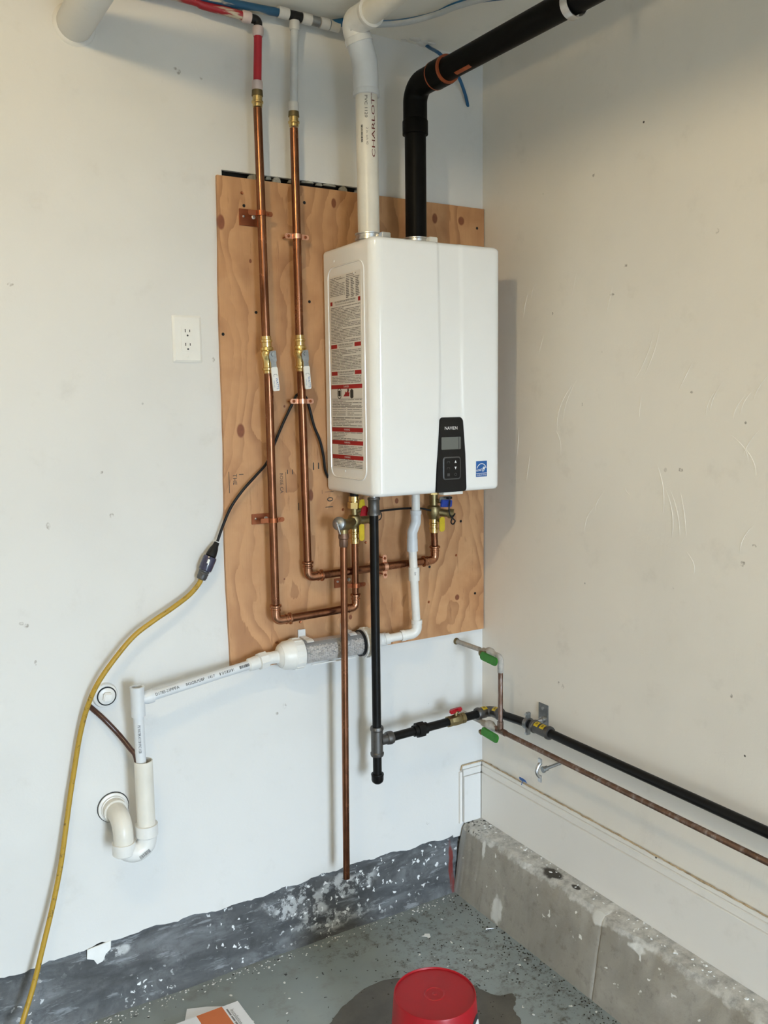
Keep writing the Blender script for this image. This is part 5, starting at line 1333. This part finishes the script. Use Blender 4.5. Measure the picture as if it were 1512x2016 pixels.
TY = -0.100
dr_ = thing('drain_pipe', (-1.1950, -0.1000, 0.7505), 'sloping white plastic drain pipe printed in black ending in a tee', 'pipe')
te = V((-1.1987, -0.1000, 0.9044)); u0 = b0 - ax * 0.098
dd_ = (te - u0).normalized()
b = MB()
b.lathe(u0, dd_, [(-.004, .0150), (0, .0185), (.010, .0185), (.012, .0170)], 24)
b.lathe(u0 + dd_ * 0.012, dd_, [(0, .016), (0, .0245), (.024, .0245), (.026, .0180)], 8)
b.lathe(u0 + dd_ * 0.038, dd_, [(0, .0180), (.006, .0195), (.030, .0180), (.034, .0130)], 24)
b.build('union', 'pvc', dr_)
MB().tube([u0 + dd_ * 0.06, te - dd_ * 0.01], RP, 22).build('pipe', 'pvc_gray', dr_)
tz = V((-1.2003, -0.1000, 0.9416)); tb_ = V((-1.1980, -0.1000, 0.8618))
b = MB()
RT = 0.0180
b.ring((te.x, TY, tb_.z), (0, 0, 1), [(0, .0134), (0, RT), (tz.z - tb_.z - .012, RT), (tz.z - tb_.z, RT + .0008), (tz.z - tb_.z, .0134), (tz.z - tb_.z - 0.03, .0132)], 28)
b.lathe(te - dd_ * 0.010, -dd_, [(0, .012), (.012, .0165), (.016, .0178), (.032, .0178), (.032, .0120)], 24)
b.build('tee', 'pvc_gray', dr_)
vz1 = V((-1.1950, -0.1000, 0.7226))
MB().tube([(te.x, TY, tb_.z + 0.02), (te.x + 0.001, TY, vz1.z - 0.05)], RP + 0.0008, 22).build('drop_pipe', 'pvc_gray', dr_)
mp = (u0 + te) / 2; om = CAMP - mp; om = (om - dd_ * om.dot(dd_)).normalized()
lm = (te - u0).length
for s, f, sz, stt in (('D1785-21', 0.835, 0.0115, 0.90), ('PPFA', 0.75, 0.0120, 1.05), ('842628LM3BP', 0.60, 0.0115, 0.82), ('1417', 0.48, 0.0115, 0.95)):
    text_cyl('lettering', s, sz, u0 + (te - u0) * f, -dd_, om, RP, 'black_print', dr_, stt)
bars = []; q = -0.02
while q < 0.02:
    w = random.choice([.0008, .0015, .0022]); bars.append((q, q + w, -.004, .004)); q += w + random.choice([.0006, .0012])
cyl_bars('bar_code', u0 + (te - u0) * 0.21, -dd_, om, RP, bars, 'black_print', dr_)
cyl_bars('bar_code', u0 + (te - u0) * 0.36, -dd_, om, RP, [(e * 1.1 , f_ * 1.1, c_, d_) for e, f_, c_, d_ in bars[::2]], 'black_print', dr_)
pv = V((te.x, TY, (tb_.z + vz1.z) / 2 - 0.010)); ov = CAMP - pv; ov.z = 0
text_cyl('lettering', 'PSI WATER AT 73F PVC 1120', 0.0100, pv + V((0, 0, 0.022)), (0, 0, -1), ov, RP + 0.0008, 'black_print', dr_, 0.60)

sp = thing('standpipe_trap', (-1.2303, -0.1000, 0.4783), 'cream standpipe and white p-trap entering the wall at lower left', 'drain trap')
RS = 0.0240
sx_ = V((-1.1914, -0.1000, 0.6517)).x
st0 = V((-1.1955, -0.1000, 0.7395)).z; st1 = V((-1.1876, -0.1000, 0.5546)).z
b = MB(); b.ring((sx_, TY, st1 - 0.03), (0, 0, 1), [(0, .0215), (0, RS), (st0 - st1 + 0.03, RS), (st0 - st1 + 0.03, .0215)], 32)
b.build('standpipe', 'pvc_cream', sp)
xl_ = V((-1.2524, -0.1000, 0.5340)).x
rad = (sx_ - xl_) / 2
ub = V((-1.2307, -0.1000, 0.4685)).z + 0.0258 + rad * 1.05 + 0.005
zh = V((-1.2530, -0.1000, 0.5341)).z
b = MB()
pth = [V((sx_, TY, st1 + 0.005)), V((sx_, TY, ub - 0.005))]
rad = (sx_ - xl_) / 2
for k in range(1, 16):
    a = PI * k / 16
    pth.append(V(((sx_ + xl_) / 2 + rad * math.cos(a), TY, ub - 0.005 - rad * 1.05 * math.sin(a))))
pth += [V((xl_, TY, ub - 0.005)), V((xl_, TY, zh - 0.020))]
b.tube(pth, 0.0258, 28)
for cx, zt2 in ((sx_, st1 + 0.010), (xl_, zh - 0.004)):
    b.lathe((cx, TY, zt2), (0, 0, -1), [(0, .024), (0, .0300), (.030, .0300), (.034, .0258)], 32)
ut = b.build('trap_bend', 'pvc', sp)
wz = V((-1.2661, -0.0040, 0.5873)).z
b = MB()
b.tube(fillet([V((xl_, TY, zh - 0.03)), V((xl_, TY, wz)), V((xl_, -0.012, wz))], 0.042, 10), 0.0258, 28)
b.build('trap_elbow', 'pvc_cream', sp)
MB().lathe((xl_, -0.034, wz), (0, 1, 0), [(0, .026), (0, .0310), (.022, .0310), (.024, .026)], 32).build('hub', 'pvc_cream', sp)
MB().lathe((xl_, -0.0005, wz), (0, -1, 0), [(0, .040), (.005, .040), (.007, .034), (.013, .033), (.015, .027)], 36).build('wall_flange', 'pvc', sp)
MB().ring((xl_, -0.0002, wz), (0, -1, 0), [(0, .0400), (0, .0425), (.0012, .0425), (.0012, .0400)], 36).build('gap_ring', 'black_print', sp)
bars = []; q = -0.015
while q < 0.015:
    w = random.choice([.0009, .0016, .0022]); bars.append((q, q + w, -.006, .006)); q += w + random.choice([.0006, .0010])
tc = V(((sx_ + xl_) / 2, TY, ub - 0.005)); a = PI * 0.34
tp = tc + V((rad * math.cos(a), 0, -rad * 1.05 * math.sin(a)))
tg = V((math.sin(a), 0, math.cos(a)))
cyl_bars('bar_code', tp, tg, CAMP - tp + V((0.3, 0, -1.8)), 0.0258, bars, 'grey_print', sp)

# cleanout plug
cq = V((-1.2591, 0.0000, 0.9025))
cpn = thing('cleanout_plug', (cq.x, 0, cq.z), 'white round cleanout plug with raised square head in the wall', 'plug')
MB().lathe((cq.x, -0.0003, cq.z), (0, -1, 0), [(0, .034), (.004, .033), (.010, .031), (.012, .027), (.013, .020)], 36).build('adapter', 'pvc', cpn)
MB().ring((cq.x + 0.002, -0.0118, cq.z), (0, -1, 0), [(0, .0220), (0, .0255), (.003, .0255), (.003, .0220)], 36).build('thread_ring', 'black_plastic', cpn)
MB().lathe((cq.x + 0.002, -0.0115, cq.z), (0, -1, 0), [(0, .0222), (.004, .0222), (.005, .020)], 36).build('plug', 'pvc', cpn)
MB().obox((cq.x + 0.002, -0.022, cq.z), V((1, 0, -0.15)), (0, 1, 0), V((0.15, 0, 1)), 0.022, 0.014, 0.022).build('square_head', 'pvc', cpn, bev=0.003)

# brown cable from the wall into the standpipe
bc = MB().tube(spline([(-1.2994, 0.0020, 0.8787), (-1.2901, -0.0120, 0.8685), (-1.2713, -0.0340, 0.8479), (-1.2411, -0.0480, 0.8072), (-1.2200, -0.0780, 0.7735), (-1.2087, -0.0960, 0.7494), (sx_ - 0.014, TY + 0.004, st0 - 0.06)], 8), 0.0070, 12).build('condensate_hose', 'brown_cable')
tag(bc, 'dark brown hose curving from the wall hole into the standpipe', 'hose')

# ------------------------------------------------------------------ cords
pw = thing('power_cord', (-0.9451, -0.0300, 1.2791), 'black power cord looping over the strap from heater to plug', 'cord')
pts = [(-0.9388, -0.0260, 1.2908), (-0.9193, -0.0260, 1.3376), (-0.8968, -0.0300, 1.3847), (-0.8622, -0.0340, 1.4298), (-0.8189, -0.0320, 1.4701), (-0.7828, -0.0260, 1.5040), (-0.7577, -0.0260, 1.5578), (-0.7326, -0.0260, 1.6091), (-0.7058, -0.0260, 1.6577), (-0.6952, -0.0285, 1.6777), (-0.6856, -0.0260, 1.6921), (-0.6685, -0.0240, 1.6950), (-0.6564, -0.0285, 1.6832), (-0.6466, -0.0300, 1.6511), (-0.6346, -0.0300, 1.6041), ((-0.6159, -0.0300, 1.5593)), (-0.6053, -0.0300, 1.5114), (-0.5991, -0.0260, 1.4736), (-0.5864, -0.0200, 1.4500)]
MB().tube(spline(pts, 8), 0.0040, 12).build('cable', 'black_plastic', pw)
pl0, pl1 = V((-0.9404, -0.0260, 1.2881)), V((-0.9592, -0.0300, 1.2562)); pdir = (pl1 - pl0).normalized()
MB().lathe(pl0, pdir, [(0, .004), (0, .0075), (.010, .0085), (.020, .0120), (.036, .0145), (.042, .0145), (.044, .010)], 14).build('plug', 'black_plastic', pw)
xc = thing('extension_cord', (-0.9751, -0.0300, 1.2251), 'grimy yellow extension cord with smoky blue socket hanging down the left', 'cord')
e0 = pl0 + pdir * 0.043; 
s_end = V((-0.9814, -0.0300, 1.2116)); ed = (s_end - e0).normalized(); el_ = (s_end - e0).length
sock = MB().lathe(e0, ed, [(0, .012), (0, .0175), (.004, .0190), (.034, .0190), (.040, .0180), (.042, .0150)], 20).build('socket', 'smoky', xc, label='smoky blue translucent socket')
MB().lathe(e0 + ed * 0.041, ed, [(0, .0150), (.004, .0150), (.006, .0135), (.010, .0150), (.014, .0135), (.018, .0145), (.026, .0125), (.028, .0060)], 20).build('strain_relief', 'keypad_rim', xc)
oe = CAMP - (e0 + ed * 0.014)
cyl_bars('indicator', e0 + ed * 0.014, ed, oe, 0.0190, [(-0.006, 0.006, -0.003, 0.003)], 'chip', sock)
cs0 = e0 + ed * 0.062
pts = [cs0, (-0.9994, -0.0320, 1.1783), (-1.0292, -0.0360, 1.1514), (-1.0805, -0.0420, 1.1224), (-1.1356, -0.0460, 1.0944), (-1.1891, -0.0480, 1.0611), (-1.2449, -0.0480, 1.0039), (-1.2885, -0.0440, 0.9448), (-1.3156, -0.0360, 0.8819), (-1.3350, -0.0320, 0.8133), (-1.3515, -0.0300, 0.7335), (-1.3674, -0.0320, 0.6577), (-1.3807, -0.0360, 0.5904), (-1.4017, -0.0440, 0.4882), (-1.4290, -0.0520, 0.3857), (-1.4596, -0.0600, 0.2880), (-1.4900, -0.0700, 0.1953), (-1.5181, -0.0850, 0.1312), (-1.5382, -0.1100, 0.0997), (-1.60, -0.18, 0.008), (-1.80, -0.34, 0.0075), (-2.3, -0.6, 0.0075)]
MB().tube(spline(pts, 8), 0.0068, 14).build('cable', 'yellow_cord', xc)

# ------------------------------------------------------------------ wall outlet
ox0, oz1 = -1.0356, 1.9060; ox1, oz0 = -0.9550, 1.7815
ol = thing('wall_outlet', ((ox0 + ox1) / 2, 0, oz0), 'white duplex wall outlet beside the plywood board', 'outlet')
ocx, ocz = (ox0 + ox1) / 2, (oz0 + oz1) / 2; ow, oh = ox1 - ox0, oz1 - oz0
b = MB()
f0 = rrect(ow, oh, 0.002, 2); f1 = rrect(ow - 0.012, oh - 0.012, 0.002, 2); k = len(f0)
vs = [(ocx + a, -0.0003, ocz + c) for a, c in f0] + [(ocx + a, -0.0025, ocz + c) for a, c in f0] + [(ocx + a, -0.0060, ocz + c) for a, c in f1]
fs = [(i, (i + 1) % k, k + (i + 1) % k, k + i) for i in range(k)] + [(k + i, k + (i + 1) % k, 2 * k + (i + 1) % k, 2 * k + i) for i in range(k)] + [tuple(range(2 * k, 3 * k)), tuple(range(k - 1, -1, -1))]
b.add(vs, fs); b.build('cover_plate', 'white_plastic', ol, smooth=20)
rcp = MB().prism(rrect(0.034, 0.068, 0.0015, 2), (ocx - 0.0005, -0.0055, ocz + 0.001), (1, 0, 0), (0, 0, 1), (0, -1, 0), 0.0022).build('receptacle', 'white_plastic', ol, bev=0.0006)
for dz in (0.0175, -0.0185):
    for dx, hh in ((-0.0062, 0.0085), (0.0062, 0.0068)):
        MB().box((ocx + dx - 0.0011, -0.0080, ocz + dz + 0.004 - hh / 2), (ocx + dx + 0.0011, -0.0075, ocz + dz + 0.004 + hh / 2)).build('slot', 'black_print', rcp)
    MB().lathe((ocx, -0.0075, ocz + dz - 0.0085), (0, -1, 0), [(0, .0026), (.0005, .0026)], 12).build('ground_hole', 'black_print', rcp)
for dz in (0.0475, -0.0475):
    MB().lathe((ocx, -0.0058, ocz + dz), (0, -1, 0), [(0, .0030), (.0008, .0028), (.0012, .0016)], 12).build('screw', 'white_plastic', ol)

# ------------------------------------------------------------------ blue wire in the upper corner
bw = MB().tube(spline([(-0.2205, -0.0074, 2.7370), (-0.2192, -0.0271, 2.7220), (-0.2259, -0.0900, 2.6829), (-0.1683, -0.0600, 2.6714), (-0.1221, -0.0400, 2.6506), (-0.0880, -0.0220, 2.6201), (-0.0695, -0.0100, 2.5994), (-0.0567, 0.0020, 2.5882)], 8), 0.0050, 10).build('blue_wire', 'pex_blue_clean')
tag(bw, 'thin blue wire arcing from ceiling patch to wall behind black vent', 'wire')
bt_ = MB()
q = V((-0.0120, -0.2325, 0.4533))
b = MB(); b.prism([(-.016, -.004), (-.006, -.006), (.012, -.003), (.020, -.005), (.014, .004), (.002, .006), (-.014, .005)], (q.x - 0.002, q.y, q.z + 0.004), (0, -1, 0), (-0.3, 0, 1), (-1, 0, 0), 0.0015)
b.tube([(q.x - 0.003, q.y - 0.002, q.z), (q.x - 0.004, q.y + 0.004, q.z - 0.014)], 0.0012, 6)
tag(b.build('tape_scrap', 'blue_print'), 'torn scrap of blue tape stuck on the trim', 'tape')

# ------------------------------------------------------------------ things on the floor
bk = thing('bucket', (-0.6638, -0.6837, 0.2350), 'upside-down red plastic bucket standing in the wet patch', 'bucket')
bk.location.z = 0.0
bc_ = V((-0.6683, -0.6881, 0.2380)); BH = 0.238
b = MB()
b.lathe((bc_.x, bc_.y, 0.0), (0, 0, 1), [(0, .112), (0, .121), (.006, .122), (.010, .120), (.012, .1165), (.030, .1150), (.032, .1185), (.038, .1185), (.040, .1145), (BH - .003, .1005), (BH, .0995), (BH + .0005, .0975), (BH - .0035, .0965), (BH - .0035, .026), (BH - .0022, .0245), (BH - .0022, .0225), (BH - .0035, .0210), (BH - .0035, .006), (BH - .0020, .004), (BH - .0020, .0)], 72)
bo = b.build('shell', 'red_plastic', bk, smooth=25)
# printed dark-edged pale mark on the side, towards the right
def side(a, z, lift=0.0006):
    r = 0.1145 - 0.014 * (z - 0.04) / (BH - 0.043) + lift
    return V((bc_.x + r * math.cos(a), bc_.y + r * math.sin(a), z))
def badge(a0, zc_, ra, rz, mat, lift):
    b = MB(); k = 28; ring_ = []
    for m_ in range(4):
        q = (m_ + 1) / 4
        ring_.append([side(a0 + ra * q * math.cos(2 * PI * i / k), zc_ + rz * q * math.sin(2 * PI * i / k), lift) for i in range(k)])
    vs = [side(a0, zc_, lift)] + [p for r in ring_ for p in r]
    fs = [(0, 1 + i, 1 + (i + 1) % k) for i in range(k)]
    for m_ in range(3):
        fs += [(1 + m_ * k + i, 1 + (m_ + 1) * k + i, 1 + (m_ + 1) * k + (i + 1) % k, 1 + m_ * k + (i + 1) % k) for i in range(k)]
    return b.add(vs, fs).build('printed_badge', mat, bo, fix=False)
badge(-0.92, 0.148, 0.40, 0.056, 'black_print', 0.0006); badge(-0.90, 0.143, 0.32, 0.046, 'chip', 0.0010)

pd = [(-0.8260, -0.4010, 0.0000), (-0.7869, -0.3611, 0.0000), (-0.7295, -0.3245, 0.0000), (-0.6673, -0.2976, 0.0000), (-0.5993, -0.2875, 0.0000), (-0.5336, -0.3016, -0.0000), (-0.4885, -0.3542, 0.0000), (-0.4328, -0.4025, -0.0000), (-0.3707, -0.4360, 0.0000), (-0.3598, -0.4745, 0.0000), (-0.3391, -0.5133, 0.0000), (-0.2985, -0.5309, 0.0000), (-0.3095, -0.5622, 0.0000), (-0.3381, -0.5839, 0.0000), (-0.3478, -0.6259, 0.0000), (-0.3926, -0.6715, 0.0000), (-0.5382, -0.7292, 0.0000), (-0.6940, -0.7102, 0.0000), (-0.7974, -0.5678, 0.0000)]
pdp = spline(pd + pd[:1], 5)[:-1]
pdp = [(p.x + random.uniform(-.0025, .0025), p.y + random.uniform(-.0025, .0025)) for p in pdp]
tag(MB().prism(pdp, (0, 0, 0.0002), (1, 0, 0), (0, 1, 0), (0, 0, 1), 0.0008).build('water_puddle', 'puddle'), 'dark wet patch on the floor around the red bucket', 'puddle')

bkl = thing('booklet', (-1.05, -0.26, 0.0), 'white manual with orange block and rotated title lying on the floor', 'booklet')
A = V((-0.9760, -0.1600, 0.0120)); w_, h_ = 0.212, 0.275
ux = V((-1, 0.005, 0)).normalized(); vx = V((0.04, -1, 0)).normalized()
MB().prism([(0, 0), (w_, 0), (w_, h_), (0, h_)], V((A.x, A.y, 0.004)), ux, vx, (0, 0, 1), 0.008).build('cover', 'paper', bkl, bev=0.0008)
MB().prism([(0.047, 0.0008), (0.120, 0.0008), (0.120, h_ - 0.10), (0.047, h_ - 0.10)], V((A.x, A.y, 0.0121)), ux, vx, (0, 0, 1), 0.0002).build('orange_block', 'orange_print', bkl)
tx = V((A.x, A.y, 0.0124))
text('lettering', 'Installation Manual', 0.016, tx + ux * 0.030 + vx * 0.085, vx, -ux, 'grey_print', bkl, 1.0)
for k_, (a_, l_) in enumerate(((0.018, 0.030), (0.052, 0.022), (0.078, 0.036), (0.118, 0.018))):
    MB().obox(tx + ux * 0.040 + vx * (a_ + l_ / 2), vx, ux, (0, 0, 1), l_, 0.0045, 0.0003).build('subtitle_line', 'grey_print', bkl)
ls = V((-1.1045, -0.1056, 0.0020))
sh = MB(); sh.prism([(0, 0), (0.050, -0.020), (0.110, -0.055), (0.04, -0.20), (-0.075, -0.16)], (ls.x, ls.y, 0.0006), (1, 0, 0), (0, 1, 0), (0, 0, 1), 0.0024)
tag(sh.build('loose_sheet', 'paper'), 'crumpled white sheet peeking out under the manual', 'paper')

q = V((-0.3483, -0.1738, 0.0000))
tag(MB().prism([(-.012, .012), (-.004, .008), (.003, .013), (.013, .002), (.004, -.010), (-.006, -.012), (-.004, -.002)], (q.x, q.y, 0.0002), (1, 0.3, 0), (-0.3, 1, 0), (0, 0, 1), 0.0012).build('paint_chip', 'chip'), 'largest white paint chip on the floor behind the bucket', 'paint chip')
q = V((-0.1586, -0.2556, 0.0040))
fsn = MB(); fsn.lathe((q.x - 0.014, q.y + 0.010, 0.0042), (1, -0.45, 0), [(0, .001), (0, .0040), (.003, .0040), (.004, .0024), (.024, .0024), (.030, .0004)], 12)
tag(fsn.build('screw', 'steel'), 'small steel screw lying on the floor near the curb', 'screw')
for i, (x, y) in enumerate([(-0.2911, -0.2872, 0.0000)[:2], (-0.5111, -0.0032, 0.0000)[:2], (-0.8346, -0.0546, -0.0000)[:2], (-0.9778, -0.1136, 0.0000)[:2], (-1.0036, -0.0397, 0.0000)[:2], (-0.2942, -0.4131, 0.0000)[:2], (-0.2443, -0.4527, 0.0000)[:2], (-0.3042, -0.6293, 0.0000)[:2], (-0.2568, -0.1231, 0.0000)[:2], (-0.8423, -0.2138, 0.0000)[:2], (-0.8776, -0.0018, 0.0000)[:2], (-0.8256, -0.1431, 0.0000)[:2], (-0.1675, -0.4300, 0.0000)[:2], (-0.8743, -0.2659, 0.0000)[:2]]):
    s = random.uniform(0.003, 0.006); a = random.uniform(0, 6)
    c_, d_ = math.cos(a), math.sin(a)
    tag(MB().prism([(-s, -s * .5), (s * .2, -s * .7), (s, 0), (s * .3, s * .6), (-s * .7, s * .4)], (x, y, 0.0002), (c_, d_, 0), (-d_, c_, 0), (0, 0, 1), 0.001).build('paint_fleck', 'chip'), 'tiny white paint fleck scattered on the grey floor', 'paint fleck', 'paint flecks on the floor')

# loose crumbs that nobody could count
def crumbs(name, n, place, mat, label, cat, s0=0.0012, s1=0.0042):
    b = MB()
    for i in range(n):
        x, y, z = place(); q = random.uniform(s0, s1); a = random.uniform(0, 6.28)
        c_, d_ = math.cos(a), math.sin(a)
        b.prism([(-q, -q * .5), (q * .3, -q * random.uniform(.3, .8)), (q, q * .1), (-q * .2, q * random.uniform(.4, .9))], (x, y, z), (c_, d_, 0), (-d_, c_, 0), (0, 0, 1), q * 0.5)
    o = b.build(name, mat, fix=False); o['kind'] = 'stuff'; o['label'] = label; o['category'] = cat
    return o
crumbs('paint_crumbs', 260, lambda: (random.uniform(-1.5, -0.15), -0.022 - abs(random.gauss(0, 0.018)), 0.0002), 'chip', 'white paint crumbs along the foot of the dark stem wall', 'crumbs', 0.0008, 0.0034)
crumbs('dirt_crumbs', 420, lambda: (-0.131 - abs(random.gauss(0, 0.035)), random.uniform(-1.3, -0.03), 0.0002), 'dirt', 'dark grit gathered along the foot of the concrete curb', 'grit', 0.0008, 0.0036)
crumbs('curb_chips', 90, lambda: (random.uniform(-0.062, -0.022), random.uniform(-1.5, -0.03), 0.2415), 'chip', 'white paint chips lying on top of the concrete curb', 'chips', 0.0012, 0.0052)
crumbs('floor_grit', 300, lambda: (random.gauss(-0.36, 0.13), random.gauss(-0.34, 0.15) if random.random() < .8 else random.uniform(-0.9, -0.05), 0.0002), 'dirt', 'scattered dark grit on the floor behind the bucket', 'grit', 0.0008, 0.0030)
